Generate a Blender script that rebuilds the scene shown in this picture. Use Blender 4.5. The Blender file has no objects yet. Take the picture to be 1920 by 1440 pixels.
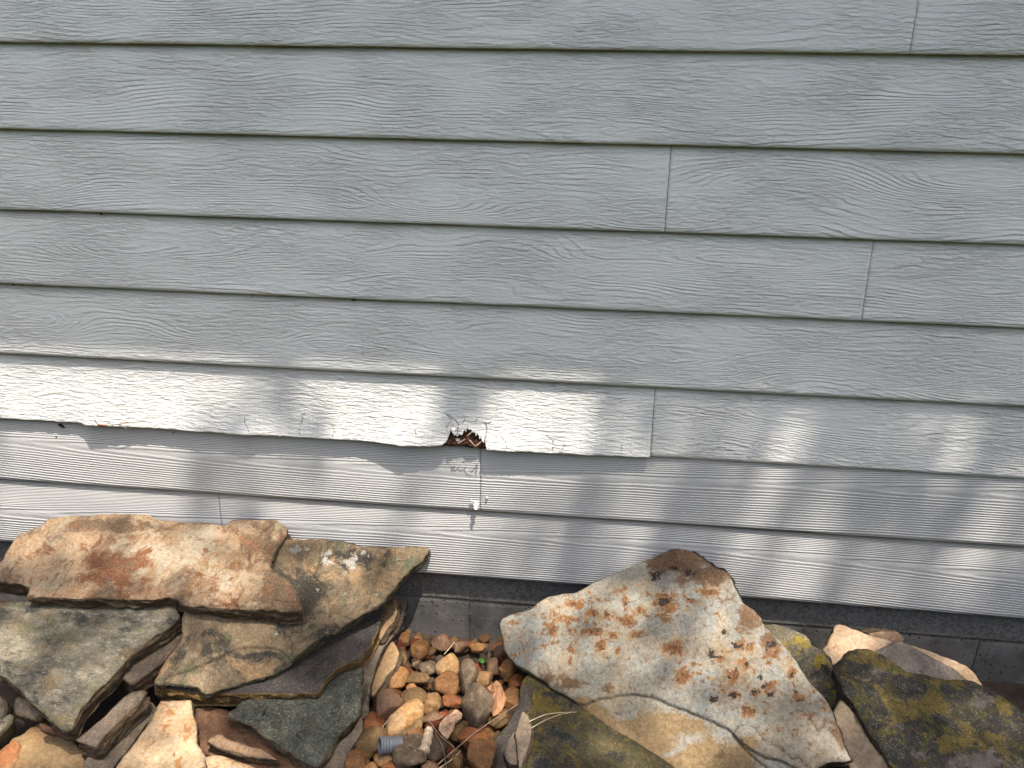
import bpy, math, random
import numpy as np
from mathutils import Vector, Matrix
from mathutils.geometry import delaunay_2d_cdt
S = bpy.context.scene
COL = S.collection
R = math.radians
rng = np.random.default_rng(7)
random.seed(7)

# ------------------------------------------------------------------ camera
CR = np.array([0.99455076, 0.10303658, 0.01588215])
CU = np.array([-0.05187728, 0.35697766, 0.93267127])
CF = np.array([-0.09042968, 0.92841285, -0.36037766])
CO = np.array([0.0, -1.60712, 1.31009]); FPX = 1500.0
cam = bpy.data.cameras.new('camera'); co = bpy.data.objects.new('camera', cam); COL.objects.link(co)
co.matrix_world = Matrix(((CR[0], CU[0], -CF[0], CO[0]), (CR[1], CU[1], -CF[1], CO[1]), (CR[2], CU[2], -CF[2], CO[2]), (0, 0, 0, 1)))
cam.sensor_width = 36; cam.lens = FPX / 1920 * 36; cam.clip_start = 0.02; cam.clip_end = 500
S.camera = co
# ------------------------------------------------------------------ light
SUN = np.array([0.68, -1.0, 3.4]); SUN /= np.linalg.norm(SUN)
w = bpy.data.worlds.new('World'); S.world = w; w.use_nodes = True
nt = w.node_tree; bg = nt.nodes['Background']
sky = nt.nodes.new('ShaderNodeTexSky'); sky.sky_type = 'NISHITA'; sky.sun_disc = False
sky.sun_elevation = math.asin(SUN[2]); sky.sun_rotation = math.atan2(SUN[0], SUN[1]); sky.dust_density = 5; sky.ozone_density = 1.15; sky.air_density = .8
nt.links.new(sky.outputs[0], bg.inputs[0]); bg.inputs[1].default_value = 0.15
sl = bpy.data.lights.new('sun', 'SUN'); sl.energy = 3.2; sl.angle = R(0.55); sl.color = (1.0, 0.91, 0.81)
so = bpy.data.objects.new('sun', sl); COL.objects.link(so)
so.rotation_euler = Vector(SUN).to_track_quat('Z', 'Y').to_euler()
S.view_settings.view_transform = 'Standard'; S.view_settings.look = 'None'
S.view_settings.exposure = 1.55; S.view_settings.gamma = 1; S.view_settings.use_curve_mapping = False
S.cycles.use_denoising = True

# ------------------------------------------------------------------ helpers
def tag(o, label=None, cat=None, group=None, kind=None):
    if label: o['label'] = label
    if cat: o['category'] = cat
    if group: o['group'] = group
    if kind: o['kind'] = kind
    return o
def empty(name, loc, *t, **k):
    o = bpy.data.objects.new(name, None); o.location = loc; COL.objects.link(o); return tag(o, *t, **k)
def mkobj(name, v, f, mats, parent=None, mi=None, smooth=True, M=None, attrs=None):
    me = bpy.data.meshes.new(name); me.from_pydata([tuple(map(float, p)) for p in v], [], [tuple(map(int, q)) for q in f])
    for m in (mats if isinstance(mats, (list, tuple)) else [mats]): me.materials.append(m)
    if mi is not None: me.polygons.foreach_set('material_index', np.asarray(mi, dtype=np.int32))
    me.polygons.foreach_set('use_smooth', np.full(len(me.polygons), smooth))
    for k, a in (attrs or {}).items():
        at = me.attributes.new(k, 'FLOAT', 'POINT'); at.data.foreach_set('value', np.asarray(a, dtype=np.float32))
    me.update(); o = bpy.data.objects.new(name, me); COL.objects.link(o)
    if parent is not None: o.parent = parent
    if M is not None: o.matrix_world = M
    return o
def ray(u, v): return CF + CR * (u - 960) / FPX - CU * (v - 720) / FPX
def at_z(u, v, z): d = ray(u, v); return CO + d * (z - CO[2]) / d[2]
def at_y(u, v, y): d = ray(u, v); return CO + d * (y - CO[1]) / d[1]
def proj(P):
    q = np.asarray(P) - CO; d = q @ CF
    return np.stack([960 + FPX * (q @ CR) / d, 720 - FPX * (q @ CU) / d], -1)
def hsh(i, j, k, s):
    n = (i * 374761393 + j * 668265263 + k * 2147483647 + s * 974634777) & 0xffffffff
    n = ((n ^ (n >> 13)) * 1274126177) & 0xffffffff
    return ((n ^ (n >> 16)) & 0xffff) / 65535.0
def vnoise(x, y, z=0.0, s=0):
    x, y, z = np.broadcast_arrays(np.asarray(x, float), np.asarray(y, float), np.asarray(z, float))
    i, j, k = [np.floor(a).astype(np.int64) for a in (x, y, z)]
    f, g, h = x - i, y - j, z - k
    f, g, h = [a * a * (3 - 2 * a) for a in (f, g, h)]
    r = 0
    for a in (0, 1):
        for b in (0, 1):
            for c in (0, 1):
                r = r + hsh(i + a, j + b, k + c, s) * (f if a else 1 - f) * (g if b else 1 - g) * (h if c else 1 - h)
    return r * 2 - 1
def fbm(x, y, z=0.0, s=0, o=4):
    r = 0; a = 1; t = 0
    for q in range(o):
        r = r + a * vnoise(np.asarray(x) * 2 ** q, np.asarray(y) * 2 ** q, np.asarray(z) * 2 ** q, s + q * 17); t += a; a *= .5
    return r / t
def inside(P, poly):
    x, y = P[:, 0], P[:, 1]; r = np.zeros(len(P), bool); n = len(poly)
    for i in range(n):
        x1, y1 = poly[i]; x2, y2 = poly[(i + 1) % n]
        c = ((y1 > y) != (y2 > y)); 
        if y1 != y2: r ^= c & (x < (x2 - x1) * (y - y1) / (y2 - y1) + x1)
    return r
def segdist(P, A, closed=True):
    d = np.full(len(P), 1e9); n = len(A)
    for i in range(n if closed else n - 1):
        a = A[i]; b = A[(i + 1) % n]; ab = b - a; L = max((ab ** 2).sum(), 1e-12)
        t = np.clip(((P - a) @ ab) / L, 0, 1); d = np.minimum(d, np.hypot(*(P - a - t[:, None] * ab).T))
    return d
def sstep(a, b, x): t = np.clip((x - a) / (b - a), 0, 1); return t * t * (3 - 2 * t)

# ------------------------------------------------------------------ material kit
class G:
    def __init__(s, name, rough=.85, spec=.3):
        s.m = bpy.data.materials.new(name); s.m.use_nodes = True; s.t = s.m.node_tree
        s.b = s.t.nodes['Principled BSDF']; s.b.inputs['Roughness'].default_value = rough
        s.b.inputs['Specular IOR Level'].default_value = spec
        s.c = s.n('TexCoord').outputs['Object']
    def n(s, k, **kw):
        o = s.t.nodes.new('ShaderNode' + k)
        for a, b in kw.items(): setattr(o, a, b)
        return o
    def put(s, sock, v):
        if hasattr(v, 'links'): s.t.links.new(v, sock)
        elif isinstance(v, (tuple, list)) and len(v) == 3 and sock.type == 'RGBA': sock.default_value = (*v, 1)
        else: sock.default_value = v
    def math(s, op, a, b=0.0, c=0.0, clamp=False):
        o = s.n('Math', operation=op, use_clamp=clamp); s.put(o.inputs[0], a); s.put(o.inputs[1], b); s.put(o.inputs[2], c); return o.outputs[0]
    def map(s, sc=(1, 1, 1), loc=(0, 0, 0), rot=(0, 0, 0), vec=None):
        o = s.n('Mapping'); s.put(o.inputs[0], vec or s.c); o.inputs[1].default_value = loc; o.inputs[2].default_value = rot; o.inputs[3].default_value = sc; return o.outputs[0]
    def noise(s, scale, det=4, rough=.55, dist=0.0, vec=None, seed=0.0):
        o = s.n('TexNoise', noise_dimensions='4D'); s.put(o.inputs['Vector'], vec or s.c); o.inputs['W'].default_value = seed
        o.inputs['Scale'].default_value = scale; o.inputs['Detail'].default_value = det; o.inputs['Roughness'].default_value = rough; o.inputs['Distortion'].default_value = dist
        return o.outputs['Fac']
    def vor(s, scale, vec=None, feat='F1', out='Distance', rnd=1.0):
        o = s.n('TexVoronoi', feature=feat); s.put(o.inputs['Vector'], vec or s.c); o.inputs['Scale'].default_value = scale; o.inputs['Randomness'].default_value = rnd
        return o.outputs[out]
    def ss(s, x, a, b, lo=0.0, hi=1.0):
        o = s.n('MapRange', interpolation_type='SMOOTHSTEP'); s.put(o.inputs[0], x)
        for i, q in enumerate((a, b, lo, hi)): s.put(o.inputs[i + 1], q)
        return o.outputs[0]
    def mix(s, f, a, b, mode='MIX'):
        o = s.n('Mix', data_type='RGBA', blend_type=mode); s.put(o.inputs[0], f); s.put(o.inputs[6], a); s.put(o.inputs[7], b); return o.outputs[2]
    def attr(s, nm, typ='GEOMETRY', out='Fac'):
        return s.n('Attribute', attribute_name=nm, attribute_type=typ).outputs[out]
    def bump(s, h, dist, strength=1.0, nrm=None):
        o = s.n('Bump'); s.put(o.inputs['Height'], h); o.inputs['Distance'].default_value = dist; o.inputs['Strength'].default_value = strength
        if nrm: s.put(o.inputs['Normal'], nrm)
        return o.outputs[0]
    def done(s, col, nrm=None, rough=None):
        s.put(s.b.inputs['Base Color'], col)
        if nrm: s.put(s.b.inputs['Normal'], nrm)
        if rough is not None: s.put(s.b.inputs['Roughness'], rough)
        return s.m
def plain(name, col, rough=.8, scale=60, var=.35, bump=.0006, spec=.3):
    g = G(name, rough, spec); n = g.noise(scale, 5, .6)
    v = g.ss(n, .3, .7, 1 - var, 1 + var)
    c = g.mix(1.0, col, g.n('CombineColor').outputs[0], 'MULTIPLY')
    cc = g.n('CombineColor'); [g.put(cc.inputs[i], v) for i in range(3)]
    c = g.mix(1.0, col, cc.outputs[0], 'MULTIPLY')
    return g.done(c, g.bump(n, bump))
def gray(g, v):
    cc = g.n('CombineColor'); [g.put(cc.inputs[i], v) for i in range(3)]; return cc.outputs[0]

# ------------------------------------------------------------------ siding materials
def siding_mat(name, base, fine):
    g = G(name, .62, .35)
    F = g.attr('phase'); amp = g.attr('amp')
    jx = g.map((22, 1, 120)) if not fine else g.map((14, 1, 60))
    n1 = g.noise(1.0, 3, .6, vec=jx)
    n2 = g.noise(1.0, 2, .5, vec=g.map((60, 1, 60)))
    F2 = g.math('ADD', F, g.math('MULTIPLY', g.math('SUBTRACT', n1, .5), .55 if not fine else .5))
    F2 = g.math('ADD', F2, g.math('MULTIPLY', g.math('SUBTRACT', n2, .5), .35 if not fine else .22))
    fr = g.math('FRACT', F2)
    up = g.ss(fr, 0.0, .30 if not fine else .45); 
    up = g.n('MapRange', interpolation_type='SMOOTHSTEP'); g.put(up.inputs[0], fr); g.put(up.inputs[1], 0.0); g.put(up.inputs[2], .28 if not fine else .5)
    dn = g.n('MapRange', interpolation_type='LINEAR'); g.put(dn.inputs[0], fr); g.put(dn.inputs[1], .35); g.put(dn.inputs[2], 1.0); g.put(dn.inputs[3], 1.0); g.put(dn.inputs[4], 0.0)
    h = g.math('MULTIPLY', up.outputs[0], dn.outputs[0])
    msk = g.ss(g.noise(1.0, 3, .6, vec=g.map((7, 1, 26))), .38, .66, .05, 1.0) if not fine else g.ss(g.noise(1.0, 2, .5, vec=g.map((3, 1, 14))), .3, .6, .55, 1.0)
    h = g.math('MULTIPLY', g.math('MULTIPLY', h, msk), amp)
    d = g.noise(1.0, 4, .62, dist=.35, vec=g.map((34, 1, 190)))
    d = g.ss(d, .36, .64)
    p = g.noise(1.0, 3, .6, vec=g.map((160, 1, 260)))
    if not fine:
        wrk = g.noise(1.0, 4, .6, dist=.8, vec=g.map((28, 1, 110), rot=(0, R(-9), 0)))
        wmask = g.attr('wrinkle')
        h = g.math('ADD', g.math('MULTIPLY', h, .72), g.math('MULTIPLY', g.math('MULTIPLY', d, .95), g.ss(g.noise(1.0, 2, .5, vec=g.map((5, 1, 12), loc=(3, 0, 3))), .35, .65, .25, 1.0)))
        h = g.math('ADD', h, g.math('MULTIPLY', g.math('MULTIPLY', wrk, 2.6), wmask))
    else:
        h = g.math('ADD', g.math('MULTIPLY', h, .9), g.math('MULTIPLY', d, .12))
    h = g.math('ADD', h, g.math('MULTIPLY', p, .16))
    nr = g.bump(h, .0023 if not fine else .0015)
    # paint tone, faint mottling, dirt and painted contact shadow under the laps and sparse specks
    v = g.ss(g.noise(2.2, 4, .55), .3, .7, .96, 1.04)
    c = g.mix(1.0, base, gray(g, v), 'MULTIPLY')
    dirt_and_shade = g.math('MULTIPLY', g.attr('dirt_and_shade'), g.ss(g.noise(1.0, 5, .7, vec=g.map((6, 1, 60))), .1, .6))
    c = g.mix(g.math('MULTIPLY', dirt_and_shade, .8, 0, True), c, (.10, .08, .045))
    sp = g.ss(g.vor(55, vec=g.map((1, .01, 1))), .028, .05, 1.0, 0.0)
    sp = g.math('MULTIPLY', sp, g.ss(g.noise(9, 2), .56, .60))
    c = g.mix(g.math('MULTIPLY', sp, .8), c, (.05, .04, .03))
    c = g.mix(g.math('MULTIPLY', g.attr('crack'), .95), c, (.045, .03, .02))
    c = g.mix(g.attr('bare'), c, (.42, .2, .11))
    return g.done(c, nr)
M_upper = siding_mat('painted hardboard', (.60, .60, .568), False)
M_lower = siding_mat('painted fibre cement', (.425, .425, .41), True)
M_edge = plain('board edge', (.33, .27, .2), .9, 90)
M_edge_fine = plain('painted board edge', (.36, .35, .345), .8, 90, .15)
M_core = plain('rotten hardboard core', (.05, .02, .011), .95, 180, .9, .004)
M_core_pale = plain('torn fibre', (.42, .3, .2), .95, 200, .4, .002)
M_paint = plain('curled paint', (.6, .59, .56), .6, 80, .08)
M_dark = plain('building paper', (.02, .02, .02), .9)
M_soil_speck = plain('black dirt', (.015, .012, .01), .9)

# ------------------------------------------------------------------ house wall
ZL = [1.356, 1.191, 1.0255, .8614, .6957, .5333, .3664, .187]   # lower edges of the boards in view
SL = [.0013, -.0005, -.0012, -.0006, -.001, -.0013, .0025, -.004]  # their slight fall from left to right
house = empty('house', (0, 0, 0), 'house wall of pale grey horizontal clapboards above a low dark concrete block foundation', 'house')
prot_x = [-1.5, -1.37, -1.18, -1.165, -1.15, -1.10, -1.0, -.92, -.885, -.86, -.80, -.765, -.74, -.66, -.58, -.50, -.45, -.40, -.36, -.31, -.28, -.2, -.1, 0, .1, .15]
prot_v = [.013, .013, .0135, .016, .026, .021, .0175, .0195, .0215, .018, .0215, .0255, .0205, .0175, .0185, .0185, .0215, .030, .027, .024, .021, .0255, .0235, .021, .0165, .0145]
def X0(u, v): return at_y(u, v, 0)[0]
def fields(k, x, z, zb):
    """ring-count field of the embossed wood grain"""
    zz = z - zb
    fine = k >= 6
    wv = fbm(x * 2.2, zz * 9, k * 3.1, 11, 3)
    if fine:
        s = [0, 0, 0, 0, 0, 0, .115, .105][k] + .018 * np.sin(x * 1.7 + k * 2) 
        u = zz - s
        F = 190 * np.abs(u) * (1 - np.exp(-np.abs(u) / .03)) + 45 * u - x * 3.1 + 1.2 * wv
        return F, np.ones_like(F)
    F = 95 * zz + 3.2 * wv + 2.0 * fbm(x * 5, zz * 14, k, 5, 2)
    for (xk, zk, rx, rz, A) in KNOTS.get(k, []):
        F = F + A * np.exp(-((x - xk) / rx) ** 2 - ((zz - zk) / rz) ** 2)
    return F, np.ones_like(F)
KNOTS = {0: [(-.9, .09, .25, .05, 4), (.2, .1, .3, .05, -4), (1.0, .08, .2, .05, 4)],
         1: [(-.75, .11, .35, .05, 5), (.12, .085, .28, .045, 6), (.0, .05, .2, .03, -5), (-.2, .11, .2, .03, 4), (.6, .1, .3, .035, 5), (-1.2, .06, .2, .04, 4)],
         2: [(-1.22, .045, .12, .03, 7), (-.34, .035, .16, .03, 8), (-.75, .02, .3, .03, -4), (.1, .03, .12, .04, 5), (.75, .11, .2, .035, 7), (.35, .09, .15, .04, -5)],
         3: [(-1.0, .08, .2, .04, 6), (-.55, .1, .25, .035, 5), (.3, .11, .28, .03, 7), (.0, .1, .12, .03, 4), (.8, .07, .25, .035, 6), (-.3, .05, .3, .03, -4)],
         4: [(-.77, .075, .17, .035, 8), (-1.25, .07, .13, .035, 7), (-.25, .05, .25, .03, 6), (.18, .06, .14, .035, 8), (.78, .065, .16, .036, 9), (.5, .04, .15, .03, -4), (-.5, .03, .2, .03, -3)],
         5: [(-.2, .12, .3, .03, 3), (.5, .1, .3, .04, 6), (.95, .06, .2, .045, 7), (.3, .06, .15, .05, -5)]}
CRACKS = [  # fine splits in the painted face: pixel polylines and half width in metres
    ([(843, 786), (853, 794), (858, 800), (856, 808), (857, 815), (852, 822)], .0013),
    ([(832, 779), (846, 792)], .0008), ([(909, 796), (911, 806), (910, 822), (907, 838)], .0016), ([(903, 794), (910, 803)], .0007), ([(918, 795), (911, 803)], .0007),
    ([(1024, 820), (1036, 828), (1037, 838), (1035, 845)], .001), ([(1062, 832), (1053, 844)], .0006),
    ([(562, 782), (564, 790), (562, 800), (559, 808), (561, 817)], .0009), ([(568, 776), (562, 795)], .0006),
    ([(457, 782), (458, 795), (464, 802), (467, 809)], .0009), ([(180, 774), (182, 784), (178, 790), (184, 794)], .0009),
    ([(846, 792), (838, 800), (836, 812)], .0009), ([(866, 800), (870, 790), (866, 782)], .0007), ([(890, 800), (893, 790)], .0007), ([(940, 822), (948, 830), (950, 840)], .0006), ([(620, 800), (626, 812), (622, 820)], .0006), ([(330, 790), (334, 800)], .0006), ([(240, 782), (236, 794)], .0006), ([(700, 806), (706, 818), (704, 824)], .0006), ([(777, 808), (779, 815)], .0012), ([(1166, 838), (1164, 850)], .0005)]
def notch(x):
    """how far the lower edge of the rotten board is eaten upward"""
    px = [-.335, -.31, -.300, -.292, -.286, -.268, -.258, -.248, -.240, -.228, -.219, -.213, -.209]
    pv = [0, .003, .010, .028, .024, .025, .032, .037, .030, .024, .017, .016, 0]
    return 1.12 * np.interp(x, px, pv, left=0, right=0) * (1 + .22 * vnoise(x * 350, 0))
def board(k, x0, x1, name='siding_board', label=None, fine_grid=False):
    t = .0065 if k >= 6 else .0125
    e = ZL[k + 1 - 1] if k >= 0 else ZL[0] - k * .165
    zb0 = (ZL[k] if k >= 0 else ZL[0] - k * .165); sl = SL[k] if k >= 0 else 0
    expo = .165 if k < 1 else ZL[k - 1] - ZL[k]
    dx = .0015 if fine_grid else (.006 if k >= 0 else .05)
    nx = max(3, int((x1 - x0) / dx)); X = np.linspace(x0, x1, nx)
    hz = expo + .022; nz = 100 if fine_grid else (30 if k >= 0 else 4)
    rows = np.linspace(0, 1, nz)[::-1] ** 1.0
    zb = zb0 + sl * (X + 1.2) / 2.2 + .0006 * fbm(X * 7, 0, k, 2, 3)
    cut = np.zeros(nx); extra = np.zeros(nx)
    if k == 5 and x1 < .2:
        cut = notch(X); extra = np.interp(X, prot_x, prot_v) - .0065 + .0007 * vnoise(X * 60, 3) + .0004 * vnoise(X * 200, 8)
        zb = zb + .0011 * fbm(X * 45, 0, 4, 9, 4) + .0035 * np.clip(fbm(X * 16, 0, 7, 19, 3) - .28, 0, 1) - .0015 * (extra > .016) * (extra - .016) / .01
    V = []; FL = {n: [] for n in ('phase', 'amp', 'dirt_and_shade', 'wrinkle', 'crack', 'bare')}
    def add(Xr, Y, Z, zrel, vis=True):
        V.append(np.stack([Xr, Y, Z], -1))
        Fp, am = fields(max(k, 0), Xr, Z + (0 if k >= 0 else 0), zb0 if k >= 0 else zb0)
        FL['phase'].append(Fp + (x0 * 7 if k < 6 else 0)); FL['amp'].append(am * (.3 if (k == 5 and x1 < .2) else 1) if vis else am * 0)
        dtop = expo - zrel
        FL['dirt_and_shade'].append(np.clip(1.5 * np.exp(-np.maximum(dtop, 0) / .0062), 0, 1.5) * (.75 + .3 * sstep(.6, -.6, Xr)))  # dirt line plus contact shadow painted below the lap above
        wk = 1.0 * np.ones_like(Xr) if k == 5 and x1 < .2 else (.25 if k == 5 else .12) * np.ones_like(Xr)
        FL['wrinkle'].append(wk if k < 6 else 0 * Xr)
        FL['crack'].append(0 * Xr); FL['bare'].append(0 * Xr)
    for r in rows:
        zlo = zb + cut; ztop = zb + hz; Z = zlo + (ztop - zlo) * r; zr = Z - zb
        Y = zr / expo * t
        if k == 5 and x1 < .2: Y = Y - extra * np.exp(-(zr / .055) ** 1.3) 
        Y = Y + .0005 * fbm(X * 3, Z * 6, k, 21, 2) * (zr > .01)
        add(X, Y, Z, zr)
    Yb = V[-1][:, 1].copy(); Zb = V[-1][:, 2].copy()
    V[-1][:, 1] += .0010 * (1 if k >= 6 else 1.8)
    V[-1][:, 2] -= 0
    nf = len(V)
    add(X, Yb + t * .55, Zb - .0012, 0, False); add(X, Yb + t * .97, Zb - .0002, 0, False)
    add(X, np.full(nx, .028) * 0 + np.maximum(Yb + t * 1.0, t + .004), zb + cut + .05, .05, False)
    nr_ = len(V); V = np.concatenate(V); A = {n: np.concatenate(a) for n, a in FL.items()}
    if k == 5:
        P2 = proj(V)
        for pl, wd in CRACKS:
            q = np.array([at_y(a, b, -.012)[[0, 2]] for a, b in pl]); 
            d = segdist(V[:, [0, 2]] + .0012 * np.stack([vnoise(V[:, 0] * 200, V[:, 2] * 200), 0 * V[:, 0]], -1), q, False)
            cr = np.clip(1.25 - d / (wd * .7), 0, 1); A['crack'] = np.maximum(A['crack'], cr); V[:, 1] += cr * .003
    i = np.arange(nx - 1); F = []; mi = []
    for r in range(nr_ - 1):
        a = r * nx + i; F.append(np.stack([a, a + nx, a + nx + 1, a + 1], -1)); mi += [0 if r < nf - 1 else 1] * (nx - 1)
    for c in (0, nx - 1):   # end caps
        ring = [r * nx + c for r in range(nr_)]
        F2 = ring if c else ring[::-1]
        cap = np.array([F2]); F.append(cap)
    Fl = [tuple(q) for blk in F for q in blk]; mi += [1, 1]
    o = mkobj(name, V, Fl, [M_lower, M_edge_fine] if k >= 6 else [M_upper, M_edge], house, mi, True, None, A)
    if label: o['label'] = label
    return o
XA, XB = -3.2, 2.8
joints = {0: [.5455], 1: [-1.9, 1.75], 2: [.1415], 3: [.545], 4: [-2.1, 1.5], 5: [.1506], 6: [-.226], 7: [-.861]}
for k in range(8):
    xs = [XA] + joints[k] + [XB]
    for a, b in zip(xs[:-1], xs[1:]):
        wv = .0005
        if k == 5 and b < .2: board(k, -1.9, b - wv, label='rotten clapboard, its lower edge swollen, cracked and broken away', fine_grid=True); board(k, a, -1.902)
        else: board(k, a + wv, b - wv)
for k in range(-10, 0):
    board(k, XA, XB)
def boxv(x0, x1, y0, y1, z0, z1):
    v = [(x, y, z) for x in (x0, x1) for y in (y0, y1) for z in (z0, z1)]
    return v, [(0, 1, 3, 2), (4, 6, 7, 5), (0, 4, 5, 1), (2, 3, 7, 6), (0, 2, 6, 4), (1, 5, 7, 3)]
def box(name, b, mat, parent=None, smooth=False): v, f = boxv(*b); return mkobj(name, v, f, mat, parent, smooth=smooth)
box('sheathing', (XA, XB, .036, .16, .2, 3.02), M_dark, house)
M_white = plain('painted trim', (.45, .45, .44), .6, 20, .05)
M_roof = plain('asphalt shingle', (.07, .065, .06), .95, 80, .4)
box('soffit', (XA - .3, XB + .3, -.638, .05, 3.02, 3.035), M_white, house)
box('fascia', (XA - .3, XB + .3, -.668, -.641, 2.98, 3.16), M_white, house)
rf = mkobj('roof', [(XA - .35, -.695, 3.15), (XB + .35, -.695, 3.15), (XB + .35, 3.6, 5.0), (XA - .35, 3.6, 5.0), (XA - .35, -.695, 3.18), (XB + .35, -.695, 3.18), (XB + .35, 3.6, 5.03), (XA - .35, 3.6, 5.03)],
           [(0, 3, 2, 1), (4, 5, 6, 7), (0, 1, 5, 4), (1, 2, 6, 5), (2, 3, 7, 6), (3, 0, 4, 7)], M_roof, house, smooth=False)
# torn core of the rotten board, splinters, curled paint, specks
def blob_mesh(name, c, r, mat, parent, seed, sq=(1, 1, 1), amp=.4, fr=60, n=3):
    import bmesh
    bm = bmesh.new(); bmesh.ops.create_icosphere(bm, subdivisions=n, radius=1)
    V = np.array([v.co[:] for v in bm.verts]); F = [[v.index for v in f.verts] for f in bm.faces]; bm.free()
    V = V * (1 + amp * fbm(V[:, 0] * 2 + seed, V[:, 1] * 2, V[:, 2] * 2, seed, 3))[:, None] * np.array(sq) * r + np.asarray(c)
    return mkobj(name, V, F, mat, parent)
xs = np.linspace(-.318, -.207, 90); V = []; 
for zr in np.linspace(-.003, .044, 34):
    n_ = fbm(xs * 130, zr * 260, 0, 31, 4)
    bott = -.001 + .004 * vnoise(xs * 90, 5)
    V.append(np.stack([xs, .000 + .0045 * n_ - .008 * np.exp(-((zr - .006) / .010) ** 2), .5328 + np.maximum(zr, bott)], -1))
V = np.concatenate(V); i = np.arange(89)
F = [tuple(q) for r in range(33) for q in np.stack([r * 90 + i, r * 90 + i + 1, r * 90 + i + 91, r * 90 + i + 90], -1)]
mkobj('rotten_core', V, F, M_core, house)
def sliver(name, p0, p1, wd, mat, parent, curl=.002, n=8):
    p0 = np.array(p0); p1 = np.array(p1); d = p1 - p0; s = np.cross(d, [0, 1, 0]); s = s / (np.linalg.norm(s) + 1e-9); V = []
    for i in range(n + 1):
        t = i / n; c = p0 + d * t + np.array([0, -curl * math.sin(t * 3), 0]); w_ = wd * (1 - t * .8) * (1 + .3 * math.sin(i * 2.3))
        V += [c - s * w_, c + s * w_, c + s * w_ * .8 + (0, .0008, 0), c - s * w_ * .8 + (0, .0008, 0)]
    F = []
    for i in range(n):
        a = i * 4
        for j in range(4): F.append((a + j, a + (j + 1) % 4, a + 4 + (j + 1) % 4, a + 4 + j))
    F += [(3, 2, 1, 0), (n * 4, n * 4 + 1, n * 4 + 2, n * 4 + 3)]
    return mkobj(name, V, F, mat, parent)
def wp(u, v, y): return at_y(u, v, y)
for (a, b, y, wd, m) in [((880, 825), (894, 838), -.022, .0016, M_core_pale), ((876, 818), (888, 806), -.018, .0022, M_core_pale), ((858, 832), (872, 823), -.02, .003, M_edge), ((890, 838), (902, 828), -.018, .003, M_core_pale), ((868, 834), (884, 826), -.019, .0025, M_core),
                         ((452, 808), (424, 817), -.012, .0016, M_core_pale), ((782, 828), (764, 836), -.016, .0013, M_core_pale), ((237, 797), (236, 808), -.012, .001, M_paint), ((530, 815), (522, 819), -.014, .0012, M_paint), ((240, 791), (205, 799), -.016, .0022, M_edge),
                         ((866, 806), (856, 797), -.017, .0022, M_paint), ((853, 797), (832, 778), -.0165, .0007, M_paint), ((913, 826), (909, 836), -.021, .0013, M_core_pale)]:
    sliver('splinter', wp(*a, y), wp(*b, y), wd, m, house)
sliver('bare_wood_patch', wp(183, 796, -.0165), wp(204, 797, -.0165), .0028, plain('bare pink wood', (.5, .2, .12), .9), house, .0005)
def curl(name, u, v, w_, h_, y, ang, mat=None):
    V = []; n = 10
    c0 = wp(u, v, y)
    for i in range(n + 1):
        a = i / n * ang; r = h_ / ang
        for j in (-1, 1): V.append(c0 + np.array([j * w_ / 2 * (1 - .55 * i / n + .22 * math.sin(i * 1.9 + j)) + .1 * i / n * w_, -r * (1 - math.cos(a)), -r * math.sin(a)]))
    F = [(2 * i, 2 * i + 1, 2 * i + 3, 2 * i + 2) for i in range(n)]
    o = mkobj(name, V, F, mat or M_paint, house); m = o.modifiers.new('s', 'SOLIDIFY'); m.thickness = .0009; return o
curl('peeling_paint', 892, 939, .015, .022, -.003, 1.3); curl('peeling_paint', 850, 800, .011, .010, -.019, 1.5); curl('peeling_paint', 858, 822, .011, .007, -.020, .9, plain('torn dirty paint', (.2, .19, .18), .8, 150, .4, .001)); curl('peeling_paint', 905, 818, .006, .012, -.020, 1.2); curl('peeling_paint', 884, 937, .006, .006, -.004, 2.6); curl('peeling_paint', 913, 931, .006, .006, -.001, 2.4)
for (u, v, r) in [(113, 797, .005), (117, 800, .004), (121, 802, .0015), (105, 819, .0022), (81, 810, .0012), (663, 562, .0045), (473, 555, .002), (25, 532, .004), (40, 533, .003), (190, 401, .003), (1368, 1078, .002), (325, 811, .002), (680, 663, .0018), (715, 664, .0012), (1586, 452, .0015), (1443, 757, .0012), (932, 767, .0013), (1090, 883, .0012)]:
    p = wp(u, v, .0035); blob_mesh('dirt_speck', p, r, M_soil_speck, house, int(u), (1, .5, .7), .8, n=2)

# ------------------------------------------------------------------ foundation
def concrete():
    g = G('cast concrete block', .9, .3)
    n = g.noise(14, 6, .65); f = g.noise(220, 4, .7); b = g.noise(5, 3)
    c = g.mix(g.ss(n, .3, .7), (.055, .057, .055), (.135, .132, .122))
    c = g.mix(g.ss(b, .45, .7, 0, .6), c, (.10, .082, .072))
    c = g.mix(g.ss(f, .60, .70, 0, .6), c, (.24, .23, .21)); c = g.mix(g.ss(f, .3, .4, .55, 0), c, (.03, .03, .03))
    v1 = g.vor(95); v2 = g.noise(60, 2); pit = g.math('MULTIPLY', g.ss(v1, .10, .30, 1, 0), g.ss(v2, .50, .58))
    c = g.mix(g.math('MULTIPLY', pit, .75), c, (.02, .02, .02))
    h = g.math('SUBTRACT', g.math('ADD', g.math('MULTIPLY', f, .5), g.math('MULTIPLY', n, .5)), g.math('MULTIPLY', pit, 2.0))
    return g.done(c, g.bump(h, .0042))
M_conc = concrete(); M_shaded = plain('shaded smooth concrete', (.04, .043, .041), .9, 40, .35, .0012); M_mortar = plain('mortar', (.10, .098, .09), .95, 150, .4, .002)  # upper course: smooth, with the siding's shade painted into its base
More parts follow.
